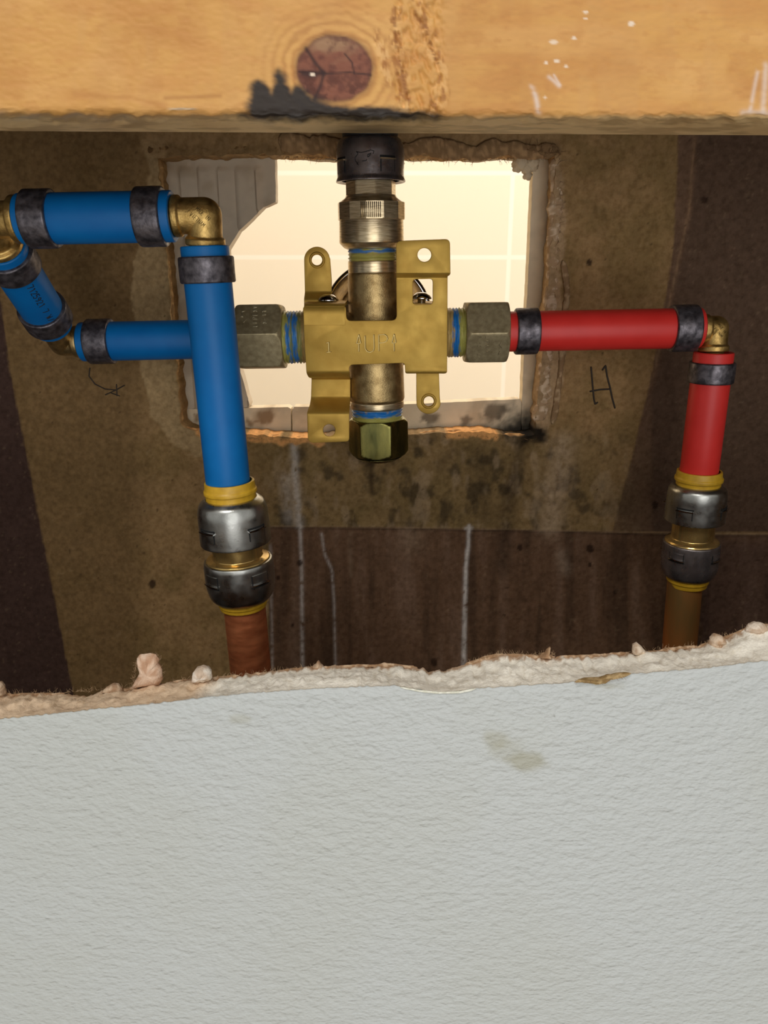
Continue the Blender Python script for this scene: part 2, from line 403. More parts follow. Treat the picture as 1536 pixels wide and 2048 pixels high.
# a sheet of fine grid cells cut to an outline, with real thickness
def cut_sheet(name, xs, zs, D, th, keep, outline, m, parent, disp=None, color=None):
    X, Z = np.meshgrid(xs, zs, indexing='ij'); px, py = project(X, D/1000, Z)
    K = keep(px, py)
    nx, nz = X.shape
    # snap kept points next to removed ones onto the outline
    R = ~K; nb = np.zeros_like(K)
    nb[1:] |= R[:-1]; nb[:-1] |= R[1:]; nb[:, 1:] |= R[:, :-1]; nb[:, :-1] |= R[:, 1:]
    nb[1:, 1:] |= R[:-1, :-1]; nb[:-1, :-1] |= R[1:, 1:]; nb[1:, :-1] |= R[:-1, 1:]; nb[:-1, 1:] |= R[1:, :-1]
    B = K & nb
    if outline is not None and B.any():
        Xb = px[B]; Yb = py[B]; bd = np.full(Xb.shape, 1e9); bx = Xb.copy(); by = Yb.copy()
        pts = list(outline)+[outline[0]]
        for (x0, y0), (x1, y1) in zip(pts[:-1], pts[1:]):
            dx, dy = x1-x0, y1-y0; t = np.clip(((Xb-x0)*dx+(Yb-y0)*dy)/(dx*dx+dy*dy+1e-9), 0, 1)
            qx, qy = x0+t*dx, y0+t*dy; d = np.hypot(Xb-qx, Yb-qy); s = d < bd
            bd[s] = d[s]; bx[s] = qx[s]; by[s] = qy[s]
        s = bd < 6
        u = (bx-CX)/F; v = (CY-by)/F; k = D/1000/(CP+v*SP)
        Xn = X[B]; Zn = Z[B]; Xn[s] = (u*k)[s]; Zn[s] = ((-SP+v*CP)*k+CAM.z)[s]
        X[B] = Xn; Z[B] = Zn
    Y = np.full_like(X, D/1000)
    if disp is not None: Y = Y + disp(px, py)
    idx = -np.ones(K.shape, int); idx[K] = np.arange(K.sum())
    V = np.stack([X[K], Y[K], Z[K]], 1)
    c = K[:-1, :-1] & K[1:, :-1] & K[1:, 1:] & K[:-1, 1:]
    Fc = np.stack([idx[:-1, :-1][c], idx[1:, :-1][c], idx[1:, 1:][c], idx[:-1, 1:][c]], 1).tolist()
    colr = color(px[K], py[K]) if color else None
    fa = np.array(Fc); n0 = len(V)
    ed = np.concatenate([fa[:, [0, 1]], fa[:, [1, 2]], fa[:, [2, 3]], fa[:, [3, 0]]])
    key = np.sort(ed, 1); _, first, cnt = np.unique(key[:, 0]*10**7+key[:, 1], return_index=True, return_counts=True)
    be = ed[first[cnt == 1]]; bv = np.unique(be); mp_ = -np.ones(n0, int)
    # rim: a few rows from the front face to the back, then the back outline
    rows = 5; Vn = [V]; cn = [colr] if colr is not None else None; nbv = len(bv)
    for k in range(1, rows+1):
        q = V[bv].copy(); t = k/rows; q[:, 1] = V[bv, 1]*(1-t)+(D/1000+th)*t
        Vn.append(q)
        if cn is not None: cn.append(colr[bv])
    mp_[bv] = np.arange(nbv)
    allf = list(Fc); a = be[:, 0]; b = be[:, 1]; ma = mp_[a]; mb = mp_[b]
    pa, pb = a, b
    for k in range(rows):
        qa = n0+k*nbv+ma; qb = n0+k*nbv+mb
        allf += np.stack([pb, pa, qa, qb], 1).tolist(); pa, pb = qa, qb
    # plain back face
    bk = V.copy(); bk[:, 1] = D/1000+th; Vn.append(bk); o2 = n0+rows*nbv
    if cn is not None: cn.append(colr)
    allf += (fa[:, ::-1]+o2).tolist()
    return mesh_obj(name, np.concatenate(Vn), allf, m, parent, col=np.concatenate(cn) if cn else None, angle=50)

def rowgrid(coarse_lo, lo, hi, coarse_hi, step, n=4):
    a = np.linspace(coarse_lo, lo, n, endpoint=False) if coarse_lo < lo else np.array([])
    b = np.arange(lo, hi, step); c = np.linspace(hi, coarse_hi, n) if coarse_hi > hi else np.array([hi])
    return np.concatenate([a, b, c])
def box(name, x0, x1, y0, y1, z0, z1, m, parent=None, kind=None):
    V = [(x, y, z) for x in (x0, x1) for y in (y0, y1) for z in (z0, z1)]
    Fc = [(0, 1, 3, 2), (4, 6, 7, 5), (0, 4, 5, 1), (2, 3, 7, 6), (0, 2, 6, 4), (1, 5, 7, 3)]
    o = mesh_obj(name, V, Fc, m, parent, smooth=False)
    if kind: o['kind'] = kind
    return o

# ================================================================== SETTING
W = 0.8
DB = 365.0         # board face; DT = tile back
DT = 379.0
box('floor', -W-0.1, W+0.1, -1.6, 1.72, -0.05, 0.0, M['floor'], kind='structure')
box('ceiling', -W-0.1, W+0.1, 0.18, 1.72, 2.4, 2.45, M['plain_wall'], kind='structure')
box('wall_left', -W-0.1, -W, 0.193, 1.72, 0.0, 2.4, M['plain_wall'], kind='structure')
box('wall_right', W, W+0.1, 0.193, 1.72, 0.0, 2.4, M['plain_wall'], kind='structure')
box('wall_far', -W, W, 1.62, 1.72, 0.0, 2.4, M['tile_wall'], kind='structure')

# ---- back board with its ragged hole
def jag(poly, amp, step=5, seed=1):
    out = []; n = len(poly); k = 0
    for i in range(n):
        x0, y0 = poly[i]; x1, y1 = poly[(i+1) % n]; L = math.hypot(x1-x0, y1-y0); m_ = max(1, int(L/step))
        for j in range(m_):
            t = j/m_; x = x0+(x1-x0)*t; y = y0+(y1-y0)*t
            a = (float(fbm(x/14, y/14, 3, seed))-0.5)*2*amp
            nx, ny = -(y1-y0)/L, (x1-x0)/L
            out.append((x+nx*a, y+ny*a))
    return out
HOLE0 = [(316, 318), (350, 312), (430, 312), (500, 308), (560, 312), (620, 309), (700, 306), (820, 309), (930, 312), (1010, 305), (1075, 306), (1108, 312),
         (1106, 420), (1098, 540), (1088, 660), (1080, 760), (1072, 830), (1068, 868), (1040, 874), (1000, 868), (960, 862), (900, 864), (850, 868), (760, 868),
         (690, 872), (620, 876), (570, 874), (520, 870), (470, 866), (420, 862), (372, 858), (364, 845), (356, 760), (345, 640), (333, 500), (324, 400)]
HOLE = jag(HOLE0, 5, 5)
STRIP_R = [(1357, 240), (1353, 370), (1346, 500), (1331, 597), (1312, 702), (1301, 760), (1262, 920), (1225, 1062)]
def board_color(px, py):
    n1 = fbm(px/60, py/60, 4, 1); n2 = fbm(px/14, py/14, 4, 2); n3 = fbm(px/160, py/160, 3, 3); ns = fbm(px/22, py/190, 4, 4)
    c = np.ones(px.shape+(3,))*lin((158, 126, 84))
    c = mixc(c, (128, 104, 62), sstep(.35, .7, n1)*.6)
    # left bay side: darker brown
    c = mixc(c, (118, 92, 58), sstep(330, 250, px+30*(n3-.5))*.75)
    wob = (n2-.5)*4
    # right of the tan area
    xr = np.interp(py, [p[1] for p in STRIP_R], [p[0] for p in STRIP_R])
    up = sstep(1066, 1062, py+0*wob)
    right = sstep(-2, 2, px-xr+wob)*up
    c = mixc(c, (112, 86, 66), right)
    xl2 = np.interp(py, [260, 420, 600, 800], [1390, 1378, 1340, 1296]); c = mixc(c, (80, 62, 50), sstep(2, 12, px-xl2)*right*.55)
    ln = np.exp(-((px-xl2)/2.2)**2)*sstep(800, 700, py)*right; c = mixc(c, (150, 118, 86), ln*.6)
    # lower board
    ys = np.interp(px, [530, 780, 1100, 1330, 1400], [1052, 1054, 1060, 1066, 1068])
    low = sstep(-1.5, 1.5, py-ys)*sstep(534, 540, px)
    c = mixc(c, (108, 80, 60), low*.95)
    c = mixc(c, (140, 112, 92), low*sstep(.5, .8, ns)*.45); c = mixc(c, (70, 52, 38), low*sstep(.5, .25, ns)*.55)
    seam = np.exp(-((py-ys)/2.0)**2)*sstep(538, 545, px); c = mixc(c, (178, 148, 112), seam*.45)
    seam2 = np.exp(-((py-ys-4)/2.0)**2)*sstep(538, 545, px); c = mixc(c, (50, 38, 28), seam2*.6)
    c = mixc(c, (84, 64, 56), sstep(0, 6, px-1400+(n2-.5)*20)*sstep(1062, 1100, py)*.6)
    # far left discoloured strip
    xl = np.interp(py, [240, 590, 740, 1390], [-30, 0, 20, 147])
    c = mixc(c, (74, 54, 46), sstep(2, -2, px-xl+wob)); 
    # torn light paper left of hole
    tp = [(283, 282), (330, 275), (330, 318), (324, 400), (345, 640), (364, 850), (420, 864), (430, 900), (395, 915), (345, 885), (302, 835), (276, 700), (262, 600), (270, 520), (300, 350)]
    s = sdpoly(px, py, tp)+(n2-.5)*14
    c = mixc(c, (176, 148, 106), sstep(-2, 3, s)*.8)
    # above the hole, upper left patch
    s = sdpoly(px, py, [(285, 240), (1120, 240), (1125, 330), (1100, 312), (320, 318), (280, 300)])+(n2-.5)*12
    c = mixc(c, (160, 128, 88), sstep(-2, 3, s)*.6)
    # band right of hole
    s = sdpoly(px, py, [(1090, 300), (1118, 320), (1135, 420), (1120, 560), (1135, 700), (1110, 840), (1090, 880), (1060, 870)])+(n2-.5)*22
    c = mixc(c, (182, 152, 116), sstep(-3, 5, s)*.7)
    # water-stained field below the hole
    s = sstep(500, 560, px)*sstep(1330, 1150, px)*sstep(850, 885, py)*(1-low)
    c = mixc(c, (124, 104, 66), s*.55); c = mixc(c, (66, 54, 36), s*sstep(.5, .72, fbm(px/26, py/34, 5, 6))*.75)
    c = mixc(c, (176, 150, 116), s*sstep(.55, .75, fbm(px/20, py/50, 4, 8))*.5)
    for pts, wd, a, colr in [
        ([(1045, 880), (1035, 930), (1022, 980), (1010, 1050), (1004, 1140)], 17, .55, (46, 34, 22)),
        ([(960, 900), (966, 970), (972, 1040)], 20, .4, (56, 44, 28)),
        ([(742, 900), (742, 945), (744, 985)], 6, .75, (44, 30, 18)),
        ([(880, 930), (910, 900), (950, 930)], 14, .35, (60, 48, 30)),
        ([(1126, 890), (1118, 960), (1100, 1050)], 24, .5, (196, 170, 140)),
        ([(1122, 1110), (1130, 1140)], 12, .4, (170, 150, 128)),
        ([(820, 1066), (824, 1085)], 26, .35, (160, 136, 110)),
        ([(700, 1070), (702, 1150)], 5, .3, (150, 128, 104))]:
        c = mixc(c, colr, np.exp(-(pdist(px, py, pts)/wd)**2)*a*sstep(.2, .6, n2+.15))
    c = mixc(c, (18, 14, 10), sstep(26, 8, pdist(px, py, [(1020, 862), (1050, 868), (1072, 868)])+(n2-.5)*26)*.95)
    for pts, wd, a in [([(588, 885), (590, 950), (596, 1010), (599, 1052)], 7, .5), ([(600, 1052), (603, 1130), (605, 1340)], 3.4, .62),
                       ([(572, 960), (578, 1040)], 12, .28), ([(643, 1068), (650, 1110), (664, 1140), (668, 1200), (671, 1335)], 2.6, .45), ([(933, 1100), (930, 1335)], 2.6, .6),
                       ([(938, 1052), (936, 1100), (931, 1135), (929, 1210), (926, 1335)], 3.4, .9), ([(930, 1056), (944, 1056)], 3, .7), ([(541, 1090), (545, 1340)], 2.6, .3)]:
        c = mixc(c, (222, 214, 206), np.exp(-(pdist(px, py, pts)/wd)**2)*a*sstep(.2, .5, fbm(px/7, py/9, 3, 12)+.1))
    # orange freshly torn gypsum under the hole
    for pts in ([(500, 874), (560, 882), (620, 878), (640, 884)], [(900, 870), (950, 866), (990, 872)], [(400, 868), (440, 866)]):
        c = mixc(c, (232, 170, 104), sstep(11, 5, pdist(px, py, pts)+(n2-.5)*14))
    for x, y, r in [(1040, 1095, 5), (1180, 1097, 7), (1180, 1130, 4), (305, 1168, 7), (556, 1155, 4), (585, 1250, 3), (1408, 400, 6), (1178, 525, 6), (868, 1325, 6), (1310, 1010, 6), (600, 1125, 5), (1000, 820, 3), (1230, 1185, 4)]:
        c = mixc(c, (52, 34, 22), sstep(r+1.5, r-1.5, np.hypot(px-x, (py-y)*.8)+(n2-.5)*5)*.85)
    sp = vnoise(px/5.0, py/5.0)*vnoise(px/7+40, py/7+9)
    c = mixc(c, (62, 44, 28), sstep(.74, .86, sp)*.7)
    c = mixc(c, (196, 168, 130), sstep(.04, .01, sp)*.1)
    nf = fbm(px/6, py/6, 3, 31)
    return c*(1.02+.3*n2[..., None])*(.82+.32*nf[..., None])
xs = rowgrid(-W, -0.205, 0.205, W, 0.0008)
zs = rowgrid(0.0, 1.2-0.235, 1.2+0.062, 2.4, 0.0008)
def board_disp(px, py):
    n = fbm(px/16, py/16, 4, 5)-.5
    e_ = np.abs(sdpoly(px, py, HOLE0))
    near = np.exp(-(e_/16)**2)
    return -(near*(0.0012+0.0022*n)+0.0003*n) * ((px > 0) & (px < 1536))
def keep_board(px, py): return ~inpoly(px, py, HOLE)
wall_back = cut_sheet('wall_back', xs, zs, DB, 0.0127, keep_board, HOLE, M['board'], None, board_disp, board_color)
tag(wall_back, 'stained brown paper-backed wallboard at the back of the cavity with a ragged square hole', kind='structure')

# torn, rolled paper lips round the hole
def lumpy(name, pts, D, rpx, parent, base=(168, 136, 98), hi=(206, 178, 140), seed=0, m='tuft', amp=.28, squash=.7, seg=14):
    q = []; n_ = []
    for (x0, y0), (x1, y1) in zip(pts[:-1], pts[1:]):
        n = max(1, int(math.hypot(x1-x0, y1-y0)/3))
        for i in range(n): q.append((x0+(x1-x0)*i/n, y0+(y1-y0)*i/n))
    q.append(pts[-1]); path = [P(x+(float(fbm(x/50, y/50, 2, seed))-.5)*rpx*1.2, y+(float(fbm(x/50+5, y/50, 2, seed+3))-.5)*rpx*1.2, D) for x, y in q]
    r = [rpx*mmpx(q[0][0], q[0][1], D)*(0.6+.8*float(fbm(x/30, y/30, 3, seed+7)))*(min(1, .25+.25*min(i, len(q)-1-i))) for i, (x, y) in enumerate(q)]
    V, Fc = tube(path, r, seg, squash)
    V = np.array([tuple(v) for v in V]); c0 = np.repeat(np.array([tuple(p) for p in path]), seg, 0)
    px, py = project(V[:, 0], V[:, 1], V[:, 2]); k = fbm(px/9+V[:, 1]*300, py/9, 4, seed+1)
    V = c0+(V-c0)*(1+(k[:, None]-.5)*2*amp)
    col = mixc(np.ones((len(V), 3))*lin(base), hi, sstep(.45, .65, fbm(px/8, py/8, 4, seed+2)))
    return mesh_obj(name, V, Fc, M[m], parent, col=col, angle=0)
def lipped(name, pts, D, r, label, seed, **k):
    o = lumpy(name, pts, D, r, wall_back, seed=seed, **k); 
    if label: o['label'] = label
    return o
lipped('torn_paper', [(560, 284), (640, 290), (720, 296), (800, 296), (880, 298), (960, 302), (1030, 296), (1080, 298), (1112, 304)], DB-1, 16, 'rolled torn paper fringe along the top of the hole', 3, base=(150, 118, 82), hi=(190, 152, 108), squash=.3)
lipped('torn_paper', [(560, 306), (640, 310), (740, 310), (860, 312), (940, 312), (1040, 306)], DB+3, 8, None, 31, base=(196, 150, 96), hi=(232, 190, 130))
lipped('torn_paper', [(292, 300), (340, 303), (420, 300), (500, 300), (560, 302)], DB+1, 9, None, 5, base=(118, 88, 56), hi=(166, 130, 86))
lipped('torn_paper', [(1112, 312), (1116, 380), (1108, 450), (1104, 540), (1100, 620), (1094, 700), (1088, 780), (1078, 850)], DB+1, 14, 'torn paper lip down the right side of the hole', 9, base=(184, 152, 116), hi=(226, 200, 168))
lipped('torn_paper', [(1126, 520), (1134, 590), (1128, 650), (1120, 760), (1104, 850)], DB-.5, 6, None, 14, base=(150, 120, 86), hi=(190, 160, 122))
lipped('torn_paper', [(312, 312), (318, 400), (326, 500), (335, 600), (344, 700), (354, 800), (360, 850)], DB+2, 10, 'torn paper lip down the left side of the hole', 11, base=(164, 128, 84), hi=(206, 166, 112))
lipped('torn_paper', [(365, 862), (430, 868), (500, 874), (560, 880), (620, 880), (690, 880)], DB+2, 8, None, 12, base=(196, 140, 84), hi=(236, 182, 122))
lipped('torn_paper', [(830, 872), (900, 868), (950, 866), (1000, 872), (1060, 880)], DB+2, 7, None, 13, base=(172, 126, 80), hi=(226, 176, 118))

def fibres(name, lines, D, count, lpx, m, parent, r=0.00009, updown=-1, spread=1.2, seed=1, label=None):
    rn = random.Random(seed); bag = Bag()
    for _ in range(count):
        ln = rn.choice(lines) if False else lines; i = rn.randrange(len(ln)-1); t = rn.random()
        x = ln[i][0]+(ln[i+1][0]-ln[i][0])*t; y = ln[i][1]+(ln[i+1][1]-ln[i][1])*t
        a = rn.gauss(0, spread); L = lpx*(0.3+rn.random()); d = D+rn.uniform(-1.5, 1.5)
        pts = []; cx_, cy_ = x, y
        for s in range(5):
            pts.append(P(cx_, cy_, d+rn.uniform(-.3, .3))); cx_ += math.sin(a)*L/4; cy_ += updown*math.cos(a)*L/4; a += rn.gauss(0, .35)
        bag.add(tube(pts, [r, r, r*.8, r*.6, r*.3], 4))
    o = bag.obj(name, m, parent, angle=0); o['kind'] = 'stuff'
    if label: o['label'] = label
    return o
fibres('paper_fibres', [(560, 312), (700, 318), (820, 318), (960, 320), (1080, 312)], DB, 160, 12, M['fibre_dark'], wall_back, updown=1, seed=2)
fibres('paper_fibres', [(1120, 312), (1122, 420), (1112, 560), (1104, 700), (1088, 850)], DB-1, 130, 12, M['fibre'], wall_back, updown=1, seed=3, spread=2)
fibres('paper_fibres', [(1050, 300), (1130, 310)], DB-2, 60, 22, M['fibre_dark'], wall_back, updown=-1, seed=4)
fibres('paper_fibres', [(400, 872), (560, 880), (700, 880), (900, 872), (1060, 880)], DB-1, 120, 9, M['fibre_dark'], wall_back, seed=5)

# pencilled marks on the board
strokes('pencil_letter', [[(1182, 733), (1185, 770), (1188, 800), (1190, 808), (1196, 804)], [(1204, 741), (1211, 731), (1214, 752), (1220, 775), (1224, 795), (1230, 817)],
        [(1179, 783), (1200, 779), (1221, 778)]], [wall_back], 1.9, M['pencil'], wall_back, off=0.00006)['label'] = 'letter H drawn in pencil right of the hole'
strokes('pencil_scribble', [[(180, 735), (178, 752), (190, 768), (210, 778), (232, 780)], [(210, 790), (232, 780), (250, 770)], [(233, 768), (234, 792)], [(222, 786), (240, 792)]],
        [wall_back], 1.3, M['pencil'], wall_back, off=0.00006)['label'] = 'curling pencil line ending in a star left of the hole'

# ---- broken wall tiles standing behind the board
def tile_thing(name, poly, label, D=DT, th=0.008, disp=None, base=(234, 216, 184), stain=True, seed=0, step=0.0009, jg=1.5):
    pj = jag(poly, jg, 6, seed+20)
    q = [P(x, y, D) for x, y in poly]; x0 = min(a.x for a in q)-.003; x1 = max(a.x for a in q)+.003; z0 = min(a.z for a in q)-.003; z1 = max(a.z for a in q)+.003
    def color(px, py):
        n = fbm(px/16, py/16, 4, seed); n2 = fbm(px/40, py/40, 3, seed+4)
        c = np.ones(px.shape+(3,))*lin(base); c = mixc(c, (150, 124, 88), sstep(.5, .75, n2)*.35)
        if stain:
            for (x, y, r) in [(395, 838, 14), (535, 832, 28), (500, 845, 16), (860, 838, 22), (990, 822, 30), (930, 845, 20)]:
                c = mixc(c, (128, 92, 50) if x < 700 else (86, 72, 54), sstep(r, r*.4, np.hypot(px-x, (py-y)*1.3)+(n-.5)*26)*.75)
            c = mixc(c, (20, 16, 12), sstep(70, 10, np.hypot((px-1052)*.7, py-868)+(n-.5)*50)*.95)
        return c*(.9+.2*n[..., None])
    o = cut_sheet(name, np.arange(x0, x1, step), np.arange(z0, z1, step), D, th, lambda px, py: inpoly(px, py, pj), pj, M['tile_back'], None, disp, color)
    return tag(o, label, 'tile')
def ribs(px, py):
    v = CX + (px-CX)*(1+(py-400)*0.00019)
    ph = ((v-322)/37.5) % 1.0
    h = np.where(ph < .14, ph/.14, 1-(ph-.14)/.86*.75)
    h = sstep(0, 1, h)
    return -0.0018*h*sstep(328, 345, py)*sstep(532, 512, px)
tile_thing('wall_tile', [(300, 290), (549, 292), (550, 330), (552, 404), (528, 414), (515, 428), (497, 446), (478, 462), (466, 482), (456, 500), (456, 560), (462, 640), (474, 720), (488, 765), (501, 814), (340, 819)],
           'broken taupe tile with ribbed back standing at the left of the hole', disp=ribs, base=(206, 190, 166), stain=False, seed=1)
tile_thing('wall_tile', [(340, 819), (582, 814), (582, 880), (340, 884)], 'cream tile edge below the hole, left of the dark joint, behind the blue pipe', seed=2, jg=.6)
tile_thing('wall_tile', [(585, 814), (700, 812), (830, 808), (1042, 798), (1044, 900), (585, 900)], 'long cream tile edge along the foot of the hole, right of the dark joint', seed=3, jg=.8)
tile_thing('wall_tile', [(1068, 290), (1125, 290), (1120, 500), (1092, 880), (1040, 880), (1044, 800), (1048, 700), (1056, 560), (1062, 430)],
           'narrow upright cream tile edge along the right side of the hole', seed=4, base=(234, 216, 184), jg=1.0)
tile_thing('wall_tile', [(546, 270), (1076, 270), (1074, 300), (1040, 318), (1005, 316), (960, 322), (900, 316), (830, 318), (770, 314), (690, 322), (620, 318), (548, 312)],
           'rough broken tile edge across the top of the hole', seed=5, base=(176, 156, 126), jg=3)
# plaster crumbs hanging in the upper right corner of the hole
crumbs = Bag()
for (x, y, r) in [(1040, 328, 15), (1052, 336, 12), (1034, 334, 9), (1062, 326, 14), (1056, 350, 9)]:
    A = P(x, y, DT-2); rr = r*mmpx(x, y, DT); prof = [(-rr*math.cos(a), rr*math.sin(a)) for a in np.linspace(0.1, math.pi-.1, 12)]
    sd = random.random()*9
    crumbs.add(revolve(A, Vector((0.3, 1, .2)), prof, 20, lambda th, t, r_, sd=sd: r_*(1+.35*math.sin(3*th+sd+t*900)*math.cos(2*th+t*500))))
cb = crumbs.obj('plaster_crumb', mat('cream_plaster', (214, 196, 164), 0.9, bump=(900, .0004)), None, angle=0)
tag(cb, 'lump of cream plaster hanging in the upper right corner of the hole', 'plaster')

# ---- near drywall: painted face, broken gypsum edge
DF = 180.0; DW = 192.7
FE = [(-400, 1474), (0, 1438), (100, 1428), (200, 1417), (300, 1408), (385, 1398), (480, 1388), (600, 1379), (700, 1374), (790, 1371), (830, 1378), (870, 1385), (910, 1384), (950, 1377), (1080, 1369), (1160, 1363), (1250, 1349), (1400, 1337), (1536, 1321), (1900, 1290)]
BE = [(-400, 1400), (-40, 1383), (0, 1386), (30, 1390), (90, 1389), (130, 1386), (145, 1387), (160, 1391), (180, 1389), (205, 1381), (250, 1380), (300, 1369), (345, 1363), (400, 1360), (430, 1357), (500, 1349), (600, 1337), (650, 1334), (780, 1331), (835, 1335), (858, 1342), (890, 1340), (925, 1332), (965, 1318), (990, 1311), (1020, 1309), (1070, 1313), (1120, 1314), (1180, 1312), (1260, 1306), (1340, 1300), (1395, 1294), (1430, 1283), (1470, 1268), (1500, 1254), (1520, 1249), (1536, 1252), (1900, 1230)]
xw = np.concatenate([np.linspace(-W, -0.125, 8, endpoint=False), np.arange(-0.125, 0.125, 0.00035), np.linspace(0.125, W, 8)])
def edge_z(pts, D):
    q = [P(x, y, D) for x, y in pts]; return np.interp(xw, [a.x for a in q], [a.z for a in q])
zf = edge_z(FE, DF); zb = edge_z(BE, DW)
zf = zf + (fbm(xw*900, xw*0, 4, 3)-.5)*0.0007
zb = zb + (fbm(xw*700, xw*0, 5, 4)-.5)*0.0022
drops = np.concatenate([np.array([0]), np.arange(0.0006, 0.10, 0.0007), np.array([0.15, 0.3, 0.6, 1.3])])
X = np.repeat(xw[:, None], len(drops), 1); Z = np.maximum(zf[:, None]-drops[None], 0.0); Y = np.full_like(X, DF/1000)
lipz = np.exp(-(drops/0.0012)**2)[None]; Y = Y + lipz*0.0004*(fbm(xw*300, xw*0, 3, 9)[:, None])
def grid_faces(nx, nz, flip=False):
    i = np.arange(nx-1)[:, None]; j = np.arange(nz-1)[None]; a = (i*nz+j).ravel()
    return (np.stack([a, a+nz, a+nz+1, a+1], 1) if flip else np.stack([a, a+1, a+nz+1, a+nz], 1)).tolist()
V = np.stack([X, Y, Z], 2).reshape(-1, 3); px, py = project(V[:, 0], V[:, 1], V[:, 2])
n1 = fbm(px/30, py/30, 4, 21); n2 = fbm(px/300, py/300, 3, 22)
c = np.ones((len(V), 3))*lin((192, 195, 192)); c = mixc(c, (188, 190, 183), sstep(.4, .7, n2)*.5)
for x, y, rx, ry, a in [(1058, 1521, 46, 20, .55), (990, 1478, 30, 24, .38), (1015, 1500, 40, 22, .25), (480, 1437, 24, 10, .3), (1215, 1372, 30, 8, .35)]:
    dd = np.hypot((px-x)/rx, (py-y)/ry)+(n1-.5)*1.1; c = mixc(c, (150, 144, 112), sstep(1.15, .35, dd)*a)
spk = vnoise(px/2.3, py/2.3)*sstep(60, 10, pdist(px, py, [(1120, 1420), (1190, 1480), (1180, 1500)])); c = mixc(c, (90, 88, 78), sstep(.9, .98, spk)*.7)
wf = mesh_obj('wall_front', V, grid_faces(len(xw), len(drops), True), M['paint'], None, col=c, angle=0)
tag(wf, 'light grey painted drywall with orange-peel texture and a broken top edge', kind='structure')
ns = 22; tt = np.linspace(0, 1, ns)[None]
X = np.repeat(xw[:, None], ns, 1); Z = zf[:, None]*(1-tt)+zb[:, None]*tt; Y = DF/1000+(DW-DF)/1000*np.repeat(tt, len(xw), 0)
nn = fbm(X*420, tt*4+X*0, 5, 7); Z = Z+(nn-.5)*0.0020*np.sin(np.pi*tt)**.6 + (fbm(X*60, tt*1.5+X*0, 3, 8)-.5)*0.003*np.sin(np.pi*tt)
Z[:, 0] = zf
V = np.stack([X, Y, Z], 2).reshape(-1, 3); px, py = project(V[:, 0], V[:, 1], V[:, 2]); T_ = np.repeat(tt, len(xw), 0).ravel()
n1 = fbm(px/9, py/7, 4, 25); n2 = fbm(px/40, py/20, 3, 26)
c = np.ones((len(V), 3))*lin((246, 238, 222)); left = sstep(440, 385, px+(py-1380)*.9+(n2-.5)*30)
c = mixc(c, (226, 198, 166), left); c = mixc(c, (190, 158, 122), sstep(.55, .8, n1)*left*.5); c = mixc(c, (206, 192, 168), sstep(.55, .8, n1)*(1-left)*.5)
bk = sstep(.86, .95, T_+(n1-.5)*.25); c = mixc(c, (170, 136, 104), bk*.9)
c = mixc(c, (150, 134, 104), sstep(.05, .02, T_+(n1-.5)*.02)*.6)
gy = mesh_obj('broken_edge', V, grid_faces(len(xw), ns), M['gypsum'], wf, col=c, angle=0); gy['label'] = 'chalky broken gypsum edge along the top of the grey drywall'
# back paper of the near drywall
nb_ = 10; tb = np.concatenate([np.linspace(0, .01, 7), [0.1, 0.4, 1.3]])[None]
X = np.repeat(xw[:, None], nb_, 1); Z = np.maximum(zb[:, None]-tb, 0); Y = np.full_like(X, DW/1000)
V = np.stack([X, Y, Z], 2).reshape(-1, 3)
bp = mesh_obj('backing_paper', V, grid_faces(len(xw), nb_), M['tuft'], wf, col=np.ones((len(V), 3))*lin((150, 122, 96)), angle=0)
# peeled paint lip and loose paper
def lip(pts, D, r, base, hi, seed, name='torn_paper', label=None, **k):
    o = lumpy(name, pts, D, r, wf, base=base, hi=hi, seed=seed, **k)
    if label: o['label'] = label
    return o
for i, (a, b) in enumerate([((0, 1389), (130, 1386)), ((205, 1380), (330, 1367)), ((345, 1362), (480, 1352)), ((500, 1348), (640, 1334)), ((640, 1333), (835, 1334)), ((925, 1330), (1110, 1309)), ((1110, 1312), (1260, 1305)), ((1260, 1305), (1395, 1293)), ((1395, 1292), (1500, 1256)), ((1500, 1256), (1560, 1252))]):
    n = max(2, int((b[0]-a[0])/25)); pts = []
    for j in range(n+1):
        x = a[0]+(b[0]-a[0])*j/n; pts.append((x, float(np.interp(x, [p[0] for p in BE], [p[1] for p in BE]))+1))
    lip(pts, DW, 4.2, (160, 126, 94), (206, 176, 144), 40+i, amp=.5)
# tufts standing up
def tuft(outline, D, th, base, hi, seed, label):
    pts = jag(outline, 2.2, 4, seed); q = [P(x, y, D) for x, y in pts]; n = len(q)
    c0 = sum(q, Vector())/n; V = []; rings = [1.0, .93, .7, .4, .12]
    for side in (-1, 1):
        for s in rings:
            for i, p in enumerate(q):
                a = c0+(p-c0)*s; bul = th*math.sqrt(max(0, 1-s**3))*side
                px_, py_ = project(a.x, a.y, a.z); bul *= 0.5+1.0*float(fbm(px_/7, py_/7, 3, seed+(side+1)))
                V.append(a+Vector((0, bul, 0)))
    Fc = []; R_ = len(rings)
    for sd in range(2):
        o0 = sd*R_*n
        for r_ in range(R_-1):
            for i in range(n):
                a = o0+r_*n+i; b = o0+r_*n+(i+1) % n; Fc.append((a, b, b+n, a+n) if sd == 0 else (b, a, a+n, b+n))
        Fc.append(tuple(o0+(R_-1)*n+i for i in range(n)))
    V = np.array([tuple(v) for v in V]); px, py = project(V[:, 0], V[:, 1], V[:, 2])
    col = mixc(np.ones((len(V), 3))*lin(base), hi, sstep(.42, .62, fbm(px/9, py/9, 4, seed+2)))
    o = mesh_obj('torn_paper', V, Fc, M['tuft'], wf, col=col, angle=0); 
    if label: o['label'] = label
    return o
